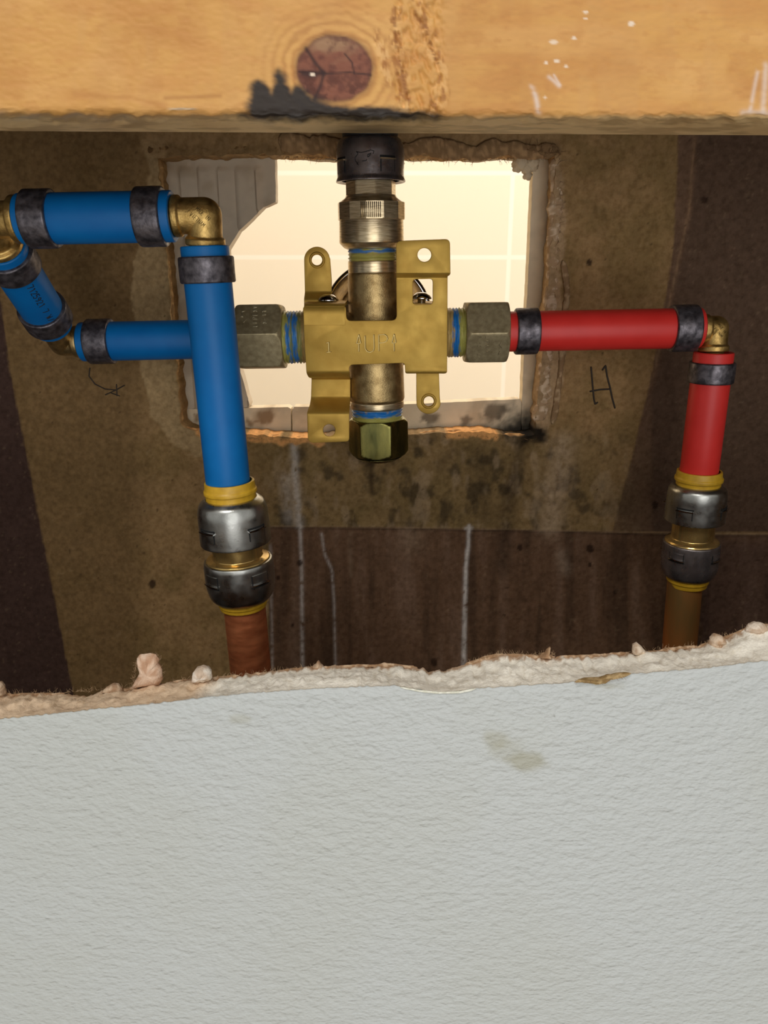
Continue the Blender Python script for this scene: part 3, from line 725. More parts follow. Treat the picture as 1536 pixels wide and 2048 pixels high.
tuft([(262, 1376), (272, 1360), (281, 1343), (276, 1330), (274, 1316), (280, 1309), (300, 1307), (312, 1309), (319, 1318), (316, 1326), (324, 1340), (325, 1358), (320, 1368)], DW-1.5, .0022, (186, 146, 116), (224, 194, 168), 61, 'tall curled scrap of torn paper standing on the drywall edge at the left')
tuft([(384, 1360), (386, 1346), (392, 1338), (403, 1334), (416, 1336), (424, 1344), (424, 1356), (410, 1362)], DW-2, .003, (214, 190, 166), (242, 230, 214), 62, 'round pale scrap of torn paper left of the copper pipe')
tuft([(205, 1383), (214, 1374), (224, 1368), (236, 1370), (246, 1380)], DW-1, .002, (176, 142, 112), (212, 184, 154), 63, None)
tuft([(-20, 1395), (-10, 1366), (2, 1364), (10, 1374), (12, 1388)], DW-1, .002, (176, 146, 118), (222, 198, 170), 64, None)
tuft([(624, 1336), (632, 1330), (636, 1322), (642, 1330), (650, 1336)], DW, .0015, (170, 134, 104), (206, 178, 148), 65, None)
tuft([(1078, 1314), (1090, 1310), (1096, 1297), (1101, 1294), (1099, 1306), (1104, 1316)], DW-.5, .0015, (176, 140, 106), (216, 186, 152), 66, None)
tuft([(1264, 1306), (1266, 1291), (1274, 1286), (1282, 1292), (1292, 1302), (1290, 1308)], DW-1, .002, (196, 166, 138), (228, 208, 184), 67, None)
tuft([(1416, 1292), (1420, 1276), (1432, 1268), (1446, 1272), (1452, 1282), (1440, 1292)], DW-1, .0022, (190, 156, 124), (224, 200, 174), 68, None)
tuft([(1490, 1262), (1498, 1250), (1512, 1245), (1528, 1247), (1540, 1256), (1520, 1268)], DW-1, .002, (198, 172, 146), (234, 216, 196), 69, None)
tuft([(1148, 1364), (1156, 1358), (1178, 1358), (1200, 1356), (1216, 1350), (1240, 1346), (1262, 1346), (1250, 1353), (1222, 1357), (1210, 1366), (1190, 1368), (1166, 1365)], DF-.4, .0009, (150, 122, 80), (186, 158, 114), 70, 'frayed brown paper hanging over the paint edge at the right')
lumpy('torn_paper', [(800, 1374), (840, 1382), (880, 1386), (920, 1384), (952, 1377)], DF-.2, 2.6, wf, base=(222, 220, 200), hi=(240, 238, 222), seed=71)
for s_, ln in enumerate([[(0, 1388), (130, 1385), (205, 1380), (330, 1366)], [(345, 1362), (480, 1350), (640, 1333)], [(930, 1328), (1000, 1308), (1110, 1310)], [(1260, 1303), (1400, 1291), (1500, 1254), (1540, 1252)], [(264, 1376), (276, 1316), (318, 1312), (325, 1362)]]):
    fibres('paper_fibres', ln, DW, 130, 9, M['fibre'], wf, r=0.00005, seed=70+s_, spread=1.0)
fibres('paper_fibres', [(1150, 1362), (1210, 1362), (1255, 1348)], DF-.6, 60, 9, M['fibre_dark'], wf, r=0.00004, seed=81, updown=1, spread=1.3)

# drywall above the header, out of frame, and the studs that close the bay
box('wall_front_upper', -W, W, 0.180, 0.1927, 1.31, 2.4, M['plain_wall'], kind='structure')
for x in (-0.30, 0.28):
    box('wall_stud', x-.019, x+.019, 0.2305, 0.361, 0.0, 2.4, M['stud'], kind='structure')

# ---- wooden header
DB1 = 192.9
fx = np.concatenate([np.linspace(-W, -0.125, 6, endpoint=False), np.arange(-0.125, 0.125, 0.00034), np.linspace(0.125, W, 6)])
z0 = 0.0318; zt = 0.123; R0 = 0.0016; D2 = DB1/1000+0.020
prof = [(DB1/1000+0.0, z) for z in np.concatenate([[zt], np.linspace(0.075, z0+R0, 130)])]
prof = [(D2, zt-.002)] + [(DB1/1000+0.001, zt)] + prof[1:]
prof += [(DB1/1000+R0-R0*math.cos(a), z0+R0-R0*math.sin(a)) for a in np.linspace(0.06, math.pi/2, 16)]
prof += [(y, z0-(y-DB1/1000-R0)*.04) for y in np.linspace(DB1/1000+R0+.0005, D2-.0005, 60)] + [(D2, z0-.0006), (D2, zt-.002)]
pr = np.array(prof); X = np.repeat(fx[:, None], len(pr), 1); Y = np.repeat(pr[None, :, 0], len(fx), 0).copy(); Z = np.repeat(pr[None, :, 1], len(fx), 0)+1.2
Z = Z - X*0.005        # the header is not quite level
Zr = Z.copy()
px, py = project(X, Y, Z); back = (Y > 0.2120)
# dents in the face and a slightly chewed arris
dent = (fbm(px/14, py/5, 4, 51)-.5)
rough = sstep(780, 800, px)*sstep(900, 870, px)*sstep(.4, .7, fbm((px-py*.3)/9, (py+px*.4)/16, 3, 61))
Y = Y + np.where(back, 0, 0.00025*dent + 0.0007*rough)
arr = np.exp(-((py-236)/16.0)**2); Z = Z + arr*(fbm(px/30, py/20, 4, 53)-.5)*0.0016
V = np.stack([X, Y, Z], 2).reshape(-1, 3); px = px.ravel(); py = py.ravel()
# knot geometry in face coordinates
kx, ky = 670.0, 138.0; under = sstep(222, 232, py)
dx = px-kx; dy = (py-ky); rr = np.hypot(dx/77, dy/68)+(fbm(px/45, py/45, 3, 54)-.5)*.2
n1 = fbm(px/90, py/26, 4, 55); n2 = fbm(px/28, py/14, 4, 56); n3 = fbm(px/200, py/70, 3, 57); n4 = fbm(px/40, py/4, 4, 58)
bend_ = py + 46*np.exp(-((px-kx)/190)**2)*np.sign(dy)*np.exp(-np.abs(dy)/120)
gr = fbm(px/260, bend_/7, 4, 59)
c = np.ones((len(px), 3))*lin((214, 160, 88))
c = mixc(c, (206, 146, 80), sstep(.4, .7, n1)*.6); c = mixc(c, (224, 172, 104), sstep(.45, .75, n3)*.6)
c = mixc(c, (196, 136, 72), sstep(.55, .8, n2)*.4); c = mixc(c, (202, 146, 84), sstep(.5, .7, gr)*.12); c = mixc(c, (200, 142, 78), sstep(.5, .72, fbm(px/45, py/55, 4, 71))*.4); c = mixc(c, (208, 156, 92), sstep(.5, .7, fbm(px/40, py/260, 3, 72))*.4)
ringm = np.exp(-((rr-1.0)/.75)**2)*sstep(.98, 1.08, rr)*(py < 228)
c = mixc(c, (168, 112, 58), ringm*(.5+.5*np.sin(rr*24+(n2-.5)*3))**2*.55)
c = mixc(c, (226, 176, 104), ringm*(.5-.5*np.sin(rr*24+(n2-.5)*3))**2*.35)
# long grain stroke
c = mixc(c, (170, 112, 60), np.exp(-(pdist(px, py, [(330, 196), (390, 194), (440, 192)])/4)**2)*.55)
c = mixc(c, (188, 128, 70), np.exp(-(pdist(px, py, [(150, 188), (260, 196), (330, 212)])/6)**2)*.4)
# torn grain right of the knot
for pts, wd, sd in (([(836, -10), (852, 60), (876, 125), (884, 180), (870, 222)], 20, 61), ([(790, 20), (794, 90), (802, 150), (812, 222)], 17, 62), ([(752, 70), (766, 110), (776, 170)], 16, 63)):
    m_ = sstep(1.0, .25, pdist(px, py, pts)/wd+(fbm(px/18, py/18, 3, sd)-.5)*1.4)*(py < 224); q_ = fbm((px-py*.2)/7, (py+px*.5)/15, 3, sd+1)
    c = mixc(c, (160, 102, 48), m_*sstep(.5, .66, q_)*.75); c = mixc(c, (238, 190, 126), m_*sstep(.48, .36, q_)*.5)
for pts in ([(825, 0), (832, 30), (848, 50), (858, 75)], [(862, 95), (872, 120), (882, 135)], [(788, 35), (792, 90), (802, 130), (808, 165), (818, 200)]):
    c = mixc(c, (136, 80, 36), np.exp(-(pdist(px, py, pts)/3.5)**2)*.7*sstep(.3, .6, n4))
# knot
kin = sstep(1.03, .95, rr)
c = mixc(c, (132, 78, 56), kin); c = mixc(c, (166, 130, 96), kin*sstep(128, 84, py+(n2-.5)*60+np.abs(dx+10)*.35)*.85)
c = mixc(c, (92, 46, 34), kin*sstep(.42, .66, fbm(px/20, py/20, 4, 66))*.7); c = mixc(c, (86, 42, 26), kin*sstep(.42, .62, fbm(px/12, py/12, 4, 64))*sstep(125, 180, py)*.85)
c = mixc(c, (96, 56, 36), sstep(.14, .0, np.abs(rr-1.0))*.55*(py < 226))
for pts, wd in [([(598, 143), (650, 147), (700, 145), (742, 150)], 2.2), ([(612, 97), (630, 125), (648, 147)], 4), ([(690, 108), (704, 125), (708, 146)], 1.8), ([(648, 147), (640, 175), (628, 200)], 3.5), ([(606, 146), (620, 150), (645, 146)], 7)]:
    c = mixc(c, (50, 22, 16), np.exp(-(pdist(px, py, pts)/wd)**2)*.85)
c = mixc(c, (236, 214, 190), sstep(7, 3, np.hypot(px-625, (py-149)*1.4)))
# white paint flecks
for x, y, rx, ry, a in [(1263, 47, 7, 5, 1), (1108, 84, 9, 4, 45), (1148, 76, 5, 3, 1), (1114, 122, 6, 4, 1), (1092, 126, 4, 3, 1), (1132, 133, 4, 3, 1), (1171, 24, 5, 3, 1), (1171, 37, 4, 2, 1), (1090, 195, 3, 3, 1)]:
    c = mixc(c, (246, 228, 206), sstep(1.3, .6, np.hypot((px-x)/rx, (py-y)/ry)+(n2-.5)*.8)*.85)
for pts, wd, a in [([(1064, 172), (1072, 195), (1077, 224)], 5, .75), ([(1098, 154), (1108, 162), (1118, 172)], 4, .6), ([(1108, 150), (1120, 170)], 2.5, .6), ([(1516, 140), (1506, 190), (1500, 225)], 4, .6), ([(1532, 130), (1526, 224)], 6, .6), ([(1486, 225), (1540, 228)], 6, .5)]:
    c = mixc(c, (236, 220, 210), np.exp(-(pdist(px, py, pts)/wd)**2)*a*sstep(.3, .6, n2+.1))
# grey weathered arris; underside painted lighter in place of light from below
und = sstep(226, 240, py)
c = mixc(c, (234, 204, 152), und*.88); c = mixc(c, (172, 142, 98), und*sstep(.45, .7, fbm(px/60, py/5, 4, 65))*.6)
c = mixc(c, (196, 186, 168), np.exp(-((py-234)/8)**2)*sstep(420, 60, px)*sstep(.3, .6, n1)*.7)
c = mixc(c, (206, 192, 170), np.exp(-((py-219)/2.5)**2)*sstep(330, 350, px)*sstep(400, 380, px)*.8)
# torch soot licking up from the arris
soot = [(478, 236), (496, 226), (500, 196), (504, 168), (516, 160), (530, 164), (543, 186), (548, 176), (546, 150), (556, 138), (568, 152), (582, 182), (590, 170), (600, 172), (622, 190), (650, 206), (700, 214), (742, 214), (800, 220), (870, 226), (900, 232), (840, 240), (740, 244), (640, 240), (540, 242)]
s = sdpoly(px, py, soot)+(n2-.5)*16
c = mixc(c, (26, 25, 27), sstep(-11, 8, s)*.97)
c = mixc(c, (96, 92, 90), sstep(2, 8, s)*np.exp(-((py-231)/6)**2)*sstep(.45, .6, n4)*.8)
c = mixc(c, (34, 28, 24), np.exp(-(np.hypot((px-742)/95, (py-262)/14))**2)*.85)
beam = mesh_obj('wooden_header', V, grid_faces(len(fx), len(pr), False), M['wood'], None, col=c, angle=0)
tag(beam, 'honey-coloured pine board across the top with a dark knot and black torch scorch', 'wooden beam')

# ================================================================== PLUMBING
RP = 0.00795
def pipe_thing(name, ax, q0, q1, rings, m, label, cat='pipe', R=RP, group=None, wall=.0018):
    t0, t1 = ax.t(q0), ax.t(q1)
    V, Fc = revolve(ax.A, ax.d, fillet(pipe_prof(min(t0, t1), max(t0, t1), R, wall), .0002, 2), 72, caps=False)
    o = mesh_obj(name, V, Fc, m); tag(o, label, cat, group)
    for i, (a, b) in enumerate(rings):
        ta, tb = sorted((ax.t(a), ax.t(b)))
        V, Fc = ring_mesh(ax.A, ax.d, ta, tb, R, i*1.3); mesh_obj('crimp_ring', V, Fc, M['ring'], o, angle=60)
    return o
axA = Axis((0, 439.6), (360, 432.6), 267, True)
pipe_thing('pex_pipe', axA, 42, 347, [(56, 110), (277, 330)], M['blue'], 'short horizontal blue plastic pipe at the upper left between two brass elbows')
axB = Axis((409, 490), (457, 975), 269)
pipe_thing('pex_pipe', axB, 492, 1000, [(513, 566)], M['blue'], 'long upright blue plastic pipe dropping into the steel coupling')
axE = Axis((160, 684), (480, 677), 325, True)
pipe_thing('pex_pipe', axE, 163, 485, [(178, 226)], M['blue'], 'dark blue horizontal pipe passing behind the upright one to the valve')
axF = Axis((1013, 663.5), (1404, 656), 318, True)
pipe_thing('pex_pipe', axF, 1005, 1400, [(1030, 1075), (1341, 1391)], M['red'], 'horizontal red plastic pipe leaving the right side of the valve')
axG = Axis((1428, 703), (1394, 975), 316)
pipe_thing('pex_pipe', axG, 704, 985, [(724, 765)], M['red'], 'upright red plastic pipe dropping into the right-hand coupling', R=axG.r(850, 40.5))
# diagonal pipe between the two left elbows
U = P(-30, 440, 267); Lw = P(126, 684, 325)
dv = (Lw-U).normalized(); Ln = (Lw-U).length
class AX2: pass
axC = AX2(); axC.A = U; axC.d = dv
V, Fc = revolve(U, dv, fillet(pipe_prof(.0125, Ln-.0125, RP), .0002, 2), 72, caps=False)
pc = mesh_obj('pex_pipe', V, Fc, M['blue']); tag(pc, 'short slanting blue plastic pipe with printed digits at the left edge', 'pipe')
for a, b in ((.0155, .0245), (Ln-.0245, Ln-.0155)):
    V, Fc = ring_mesh(U, dv, a, b, RP, a*90); mesh_obj('crimp_ring', V, Fc, M['ring'], pc, angle=60)
# printed digits wrapped along the slanting pipe
d_, u_, v_ = frame(dv)
bag = Bag()
for i, ch in enumerate('7125921 7 W/7'):
    for ln in GL.get(ch, []):
        pts = []
        for (a0, b0), (a1, b1) in zip(ln[:-1], ln[1:]):
            for s in range(4): pts.append((a0+(a1-a0)*s/4, b0+(b1-b0)*s/4))
        pts.append(ln[-1])
        q = []
        for a, b in pts:
            t = .0265+i*.00185+a*.0013; th = math.radians(-1)*(30+14*b) if False else math.radians(52-17*b)
            sgn = 1 if v_.x > 0 else -1
            q.append(U+d_*t+(u_*math.cos(th)+v_*math.sin(th)*sgn)*(RP+.00004))
        bag.add(tube(q, .00016, 5))
bag.obj('printed_digits', M['ink'], pc, angle=0)

def elbow(corner, d1, d2, L1, L2, r, m, label, collar=1.16):
    bag = Bag()
    for d, L in ((d1, L1), (d2, L2)):
        pr = [(-.0, r), (L-.0028, r), (L-.0022, r*collar), (L-.0004, r*collar), (L, r*collar*.96), (L, r*.8), (L+.004, r*.8)]
        bag.add(revolve(corner, d, fillet(pr, .0005, 3), 48))
    rs = [(-r*math.cos(a), r*math.sin(a)) for a in np.linspace(.05, math.pi-.05, 24)]
    bag.add(revolve(corner, Vector((0, 0, 1)), rs, 48))
    o = bag.obj('brass_elbow', m, None, angle=40); return tag(o, label, 'pipe fitting')
cR = P(409, 431, 268)
axh = (axA.A-axA.B).normalized()
e1 = elbow(cR, axh, (P(411, 490, 269)-cR).normalized(), (cR-P(346, 433, 267)).length, (P(411, 491, 269)-cR).length, 34.5*mmpx(409, 431, 268), M['brass_cast'], 'brass elbow with stamped words at the top of the upright blue pipe')
e2 = elbow(U, -axh, dv, (P(42, 439, 267)-U).length, .0125, 0.0058, M['brass_cast'], 'brass elbow cut off by the left edge at the upper blue pipe', 1.3)
e3 = elbow(Lw, -dv, (axE.B-axE.A).normalized(), .0125, (P(161, 684, 325)-Lw).length, 0.0056, M['brass_body'], 'dull brass elbow at the lower end of the slanting blue pipe')
cH = P(1431, 657, 316.5)
e4 = elbow(cH, (axF.A-axF.B).normalized(), (P(1427, 703, 316)-cH).normalized(), (cH-P(1402, 657, 317)).length, (P(1427, 703, 316)-cH).length, 25*mmpx(1431, 657, 316), M['brass_cast'], 'brass elbow joining the two red pipes')
tl = text_lines('MADE IN', 396, 413, 41, 9, 5.0, 3.7) + text_lines('VIETNAM', 384, 424, 41, 9, 5.4, 3.9)
strokes('stamped_lettering', tl, [e1], .5, M['stamp_shade'], e1, off=0.00003)
tl = text_lines('MADE IN', 1441, 647, 52, 6.5, 3.0, 2.2) + text_lines('VIETNAM', 1432, 654, 50, 6.5, 3.3, 2.4)
strokes('stamped_lettering', tl, [e4], .4, M['stamp_shade'], e4, off=0.00003)

def patch(A, d, t0, t1, a0, a1, r0, r1, n=10):
    d, u, v = frame(d); V = []; Fc = []
    k = []
    for i in range(n+1):
        th = a0+(a1-a0)*i/n
        for t in (t0, t1):
            for r in (r0, r1): V.append(A+d*t+(u*math.cos(th)+v*math.sin(th))*r)
    for i in range(n):
        b = i*4; c_ = b+4
        for p, q in ((0, 1), (1, 3), (3, 2), (2, 0)): Fc.append((b+p, b+q, c_+q, c_+p))
    Fc.append((0, 2, 3, 1)); Fc.append((n*4, n*4+1, n*4+3, n*4+2)); return V, Fc
def lock_tabs(ax, sleeve, m, yslit, yend, rpx, angs, qref, half=.25, lipm=None):
    """slit with a proud bright lip and a pressed flap, on a sleeve"""
    ts = ax.t(yslit); te = ax.t(yend); R = ax.r(qref, rpx); s = 1 if te > ts else -1
    d, u, v = frame(ax.d); sg_ = 1 if v.x > 0 else -1
    for a in angs:
        a = math.radians(a)*sg_; bag = Bag(); idx = []
        def add(vf, k):
            bag.add(vf); idx.extend([k]*len(vf[1]))
        add(patch(ax.A, ax.d, ts+s*.0007, te, a-half, a+half, R-.0006, R+.00022), 0)
        add(patch(ax.A, ax.d, ts+s*.0001, ts+s*.0006, a-half*1.15, a+half*1.15, R-.0006, R+.0009), 2)
        add(patch(ax.A, ax.d, ts-s*.0008, ts-s*.0001, a-half*1.2, a+half*1.2, R-.0006, R+.0001), 1)
        for sg in (-1, 1): add(patch(ax.A, ax.d, min(ts, te), max(ts, te), a+sg*(half+.015)-.015, a+sg*(half+.015)+.015, R-.0006, R+.0001, 2), 1)
        o = bag.obj('lock_tab', m, sleeve, angle=30)
        o.data.materials.append(M['dark']); o.data.materials.append(lipm or M['chrome'])
        o.data.polygons.foreach_set('material_index', idx)
def coupling(ax, K, label, mats, ang1, ang2, cent):
    loc = ax.A+ax.d*ax.t(K['mid']); root = empty('push_fit_coupling', loc); tag(root, label, 'pipe coupling')
    def part(name, lst, m, rr=.0006, **k):
        V, Fc = revolve(ax.A, ax.d, fillet(ax.prof(lst), rr, 4), 96, caps=False, **k); return mesh_obj(name, V, Fc, m, root, angle=50)
    part('release_collar', K['c1'], mats[0], .0003); part('release_collar', K['c2'], mats[0], .0003)
    part('brass_body', K['body'], mats[1], .0004)
    s1 = part('sleeve', K['s1'], mats[2], .0022); s2 = part('sleeve', K['s2'], mats[3], .0022)
    lock_tabs(ax, s1, mats[2], K['sl1'][0], K['sl1'][1], K['sl1'][2], ang1, K['sl1'][0])
    lock_tabs(ax, s2, mats[3], K['sl2'][0], K['sl2'][1], K['sl2'][2], ang2, K['sl2'][0])
    return root
axK = Axis((460, 975), (500.5, 1330), 269)
KB = dict(mid=1100,
    c1=[(962, 46), (962, 50.5), (975, 51.5), (978, 54), (984, 54), (985, 51), (1000, 51)],
    s1=[(995, 52), (996, 56), (1003, 66), (1020, 71), (1078, 71.5), (1082, 71.3), (1082, 66), (1078, 60)],
    body=[(1070, 50), (1112, 50), (1114, 64), (1117.5, 65), (1118, 60)],
    s2=[(1117, 65), (1117.5, 68.5), (1124, 70), (1165, 70), (1188, 63), (1196, 54), (1199, 50), (1190, 48)],
    c2=[(1196, 49.5), (1204, 50), (1205, 47.5), (1212, 47), (1213, 42)], sl1=(1045, 1066, 71.5), sl2=(1152, 1132, 70))
coupling(axK, KB, 'steel and brass push-fit coupling with yellow collars joining blue pipe to copper', (M['yellow'], M['brass_shiny'], M['steel'], M['steel']), (-38, 50, 140, 228), (-42, 46, 136, 224), None)
axL = Axis((1399, 945), (1362, 1275), 316)
KR = dict(mid=1060,
    c1=[(941, 42), (941, 46.5), (952, 47.5), (954, 50), (960, 50), (961, 46), (975, 46)],
    s1=[(968, 46), (969, 51), (975, 59), (990, 61.5), (1036, 62), (1039, 62), (1039, 57), (1036, 52)],
    body=[(1030, 44), (1074, 44), (1078, 54), (1082, 57), (1083, 52)],
    s2=[(1082, 56), (1083, 58.5), (1088, 59), (1132, 58), (1146, 53), (1153, 45), (1150, 42)],
    c2=[(1152, 43.5), (1160, 43.5), (1161, 41), (1169, 40), (1170, 36)], sl1=(1008, 1026, 62), sl2=(1108, 1094, 59))
coupling(axL, KR, 'tarnished push-fit coupling with yellow collars under the upright red pipe', (M['yellow'], M['brass_shiny'], M['steel'], M['steel_dark']), (-42, 48, 138, 228), (-50, 40, 130, 220), None)
axKc = Axis((488, 1200), (500.5, 1330), 269)
pipe_thing('copper_pipe', axKc, 1196, 1620, [], M['copper'], 'bright scuffed copper pipe rising into the blue pipe coupling', R=axKc.r(1280, 41.5), wall=.0009)
axLc = Axis((1371, 1150), (1359, 1290), 316)
pipe_thing('copper_pipe', axLc, 1150, 1620, [], M['copper_old'], 'tarnished copper pipe rising into the red pipe coupling', R=axLc.r(1230, 35.5), wall=.0009)

# ---- mixing valve
DV = 322
axV = Axis((740, 270), (757, 925), DV)
vloc = P(752, 672, DV); valve = empty('mixing_valve', vloc)
tag(valve, 'brass shower mixing valve body on a gold stamped bracket in the middle of the hole', 'valve')
def vpart(name, ax, lst, m, parent, rr=.0005, rf=None, seg=96, caps=True, angle=35, col=None):
    V, Fc = revolve(ax.A, ax.d, fillet(ax.prof(lst), rr, 3) if rr else ax.prof(lst), seg, rf, caps=caps)
    o = mesh_obj(name, V, Fc, m, parent, angle=angle)
    if col is not None:
        arr_ = np.array([tuple(v) for v in V]); px, py = project(arr_[:, 0], arr_[:, 1], arr_[:, 2]); paint(o, col(px, py, arr_))
    return o
bag = Bag()
for lst in ([(544, 50), (548, 51.5), (670, 52)], [(670, 54), (796, 55.5), (800, 53.5)]):
    bag.add(revolve(axV.A, axV.d, fillet(axV.prof(lst), .0006), 96))
axX = Axis((600, 674), (900, 667), DV, True)
bag.add(revolve(axX.A, axX.d, fillet(axX.prof([(598, 40), (600, 44), (700, 48), (800, 48), (900, 44), (902, 40)]), .001), 72))
bag.obj('valve_body', M['brass_body'], valve, angle=40)
vpart('machined_collar', axV, [(521, 47), (522, 50.5), (545, 50.5), (546, 48)], M['brass_nickel'], valve)
vpart('machined_collar', axV, [(799, 52), (801, 54), (813, 53.5), (815, 50), (822, 47)], M['brass_nickel'], valve)
# threads: helical ridges, painted with blue tape and yellow-green paste
def threaded(ax, q0, q1, hw, bands, seed, pitchpx=6.0, base=(190, 160, 100)):
    n = int(abs(q1-q0)*1.2)+4; qs = np.linspace(q0, q1, n); lst = [(q, hw) for q in qs]
    t0 = ax.t(q0); tp = abs(ax.t(q0+pitchpx)-t0)
    def rf(th, t, r):
        ph = (t-t0)/tp+th/(2*math.pi); s = abs((ph % 1)-.5)*2
        k = float(fbm(t*2500, th*3, 2, seed))-.5
        return r*(1-.05*s+.05*k)
    V, Fc = revolve(ax.A, ax.d, ax.prof(lst), 72, rf); arr_ = np.array([tuple(v) for v in V])
    q = np.repeat(qs, 72); th = np.tile(np.arange(72)/72*2*np.pi, n)
    tri = np.abs(th/np.pi-1); nz = fbm(q/5, tri*9, 4, seed); nz2 = fbm(q/3+50, tri*16, 3, seed+1)
    c = np.ones((len(q), 3))*lin(base)
    for (a, b, colr, al) in bands:
        c = mixc(c, colr, sstep(a-2, a+1.5, q+(nz-.5)*13)*sstep(b+2, b-1.5, q+(nz-.5)*13)*al*sstep(.25, .45, nz2+.12))
    return mesh_obj('threaded_end', V, Fc, M['thread'], valve, col=c, angle=60)
BL = (36, 122, 196); PG = (172, 168, 86); PG2 = (128, 138, 82)
axH1 = Axis((560, 675.5), (620, 674), DV, True); axH2 = Axis((880, 666), (940, 664.5), DV, True)
threaded(axH1, 556, 618, 53, [(556, 582, PG, .95), (580, 586, BL, .95), (586, 592, PG2, .9), (591, 598, BL, .95), (598, 606, PG2, .85)], 5)
threaded(axH2, 884, 936, 50, [(904, 917, BL, 1), (917, 936, PG, .95)], 6)
threaded(axV, 493, 522, 50, [(493, 501, PG, .95), (500, 506, BL, .9), (506, 524, PG, .85)], 7, 7)
threaded(axV, 814, 846, 51, [(814, 828, BL, 1), (827, 846, PG, .95)], 8, 6)

# bracket
hole = circ
UL = [(612, 612), (611, 560), (610, 518)] + circ(634, 519, 24, 18, 180, 360)[1:-1] + [(659, 518), (662, 560), (663, 612)]
DBK = 306
main = roundpoly([(607.5, 614, 5), (690, 614, 3), (692, 643, 11), (795, 642, 13), (794, 560, 0), (793.5, 484, 9), (897, 480, 9), (898, 549, 3), (893.5, 551, 1), (893, 664, 0), (892.5, 746, 4),
                  (812, 746, 3), (811, 724, 9), (697, 728, 10), (697.5, 756, 3), (615.5, 758, 5), (611, 690, 0)], 3)
win = roundpoly([(824, 557, 9), (867, 556, 9), (867, 610, 9), (824, 611, 9)], 9)
def bend_main(py):
    s = 0
    s += 2.6*(1-float(sstep(545, 556, py)))*-1            # upper tab jogs towards the room
    s += 2.2*(1-float(sstep(607, 622, py)))*(1 if py > 600 else 0)*0
    s += 5.0*float(sstep(738, 758, py))**2
    return s
brk = plate('bracket', [main, win, circ(848, 510, 15.3)], DBK, .0016, M['bracket'], valve, bend_main, cuts=[543, 545.5, 548, 550.5, 553, 555.5, 558]+list(np.arange(737, 760, 2.2)))
# folded flange behind the top edge, carrying the screws
def prism_px(pts3):  # list of rows, each a list of (px,py,D)
    rows = [[P(*p) for p in r] for r in pts3]; V = [v for r in rows for v in r]; n = len(rows[0]); Fc = []
    for i in range(len(rows)-1):
        for j in range(n-1): Fc.append((i*n+j, i*n+j+1, (i+1)*n+j+1, (i+1)*n+j))
    return V, Fc
def strip(name, x0, x1, prof, th, parent, m, slant=0):
    """sheet metal strip: profile [(z, D)] swept from x0 to x1 (picture columns taken at the first profile point)"""
    V = []; Fc = []; n = len(prof)
    prof = [Vector((d, z)) for z, d in prof]
    for x in (x0, x1):
        for sd in (0, 1):
            for i, p in enumerate(prof):
                t = (prof[min(i+1, n-1)]-prof[max(i-1, 0)]).normalized(); nrm = Vector((-t.y, t.x))
                q = p+nrm*th*sd; V.append(Vector((x+slant*(p.y-prof[0].y), q.x, q.y)))
    for a, b in ((0, 1), (3, 2), (2, 0), (1, 3)):
        for i in range(n-1): Fc.append((a*n+i, a*n+i+1, b*n+i+1, b*n+i))
    for i in (0, n-1): Fc.append((i, n+i, 3*n+i, 2*n+i))
    o = mesh_obj(name, V, Fc, m, parent, angle=50)
    bm = bmesh.new(); bm.from_mesh(o.data); bmesh.ops.recalc_face_normals(bm, faces=bm.faces); bm.to_mesh(o.data); bm.free(); return o
zt_ = P(650, 617, DBK).z
def arc(cy, cz, r, a0, a1, n=7): return [(cz+r*math.sin(math.radians(a0+(a1-a0)*i/(n-1))), cy+r*math.cos(math.radians(a0+(a1-a0)*i/(n-1)))) for i in range(n)]
pf = [(zt_-.006, .3053)] + arc(.3083, zt_-.0022, .003, 180, 90) + [(zt_+.0008, .3300)]
strip('flange', P(608.5, 617, DBK).x, P(690, 617, DBK).x, pf, .0012, brk, M['bracket'])
pf = [(zt_+.0005, .3080)] + [(zt_+.0005, .3300)]
strip('flange', P(796, 617, DBK).x, P(892, 617, DBK).x, pf, .0012, brk, M['bracket'])
# upper left ear
ear = plate('mounting_ear', [UL, circ(634, 520, 12)], 324, .0014, M['bracket'], brk, lambda py: 4.0*float(sstep(582, 600, py))*-1, cuts=list(np.arange(578, 604, 2.5)))
def eyelet(px, py, D, r, parent):
    A = P(px, py, D-.6); k = mmpx(px, py, D); pr = [(0.0012, (r+6.5)*k), (0.0, (r+4.5)*k), (-.0003, (r+2)*k), (0.0003, r*k), (.0014, r*k)]
    V, Fc = revolve(A, Vector((0, 1, 0)), fillet(pr, .0003), 48, caps=False); mesh_obj('eyelet', V, Fc, M['bracket'], parent, angle=60)
eyelet(634, 520, 323.6, 11, brk)
LR = [(834, 735), (834, 795)] + circ(857, 803, 23, 18, 180, 0)[1:-1] + [(878, 795), (876, 735)]
ear2 = plate('mounting_ear', [LR, circ(857.5, 802.5, 11.5)], 313, .0014, M['bracket'], brk, lambda py: 0)
eyelet(857.5, 802.5, 312.6, 10.5, brk)
LL = roundpoly([(622, 745, 0), (698, 745, 0), (698, 878, 6), (619, 881, 11), (617, 822, 3), (620, 812, 0)], 3)
def bendLL(py):
    s = 7.5*float(sstep(750, 764, py))
    s -= 10.5*float(sstep(798, 826, py)); return s
ear3 = plate('mounting_ear', [LL, circ(659.5, 857, 13.5)], 310, .0014, M['bracket'], brk, bendLL, cuts=list(np.arange(748, 766, 2))+list(np.arange(796, 830, 2)))
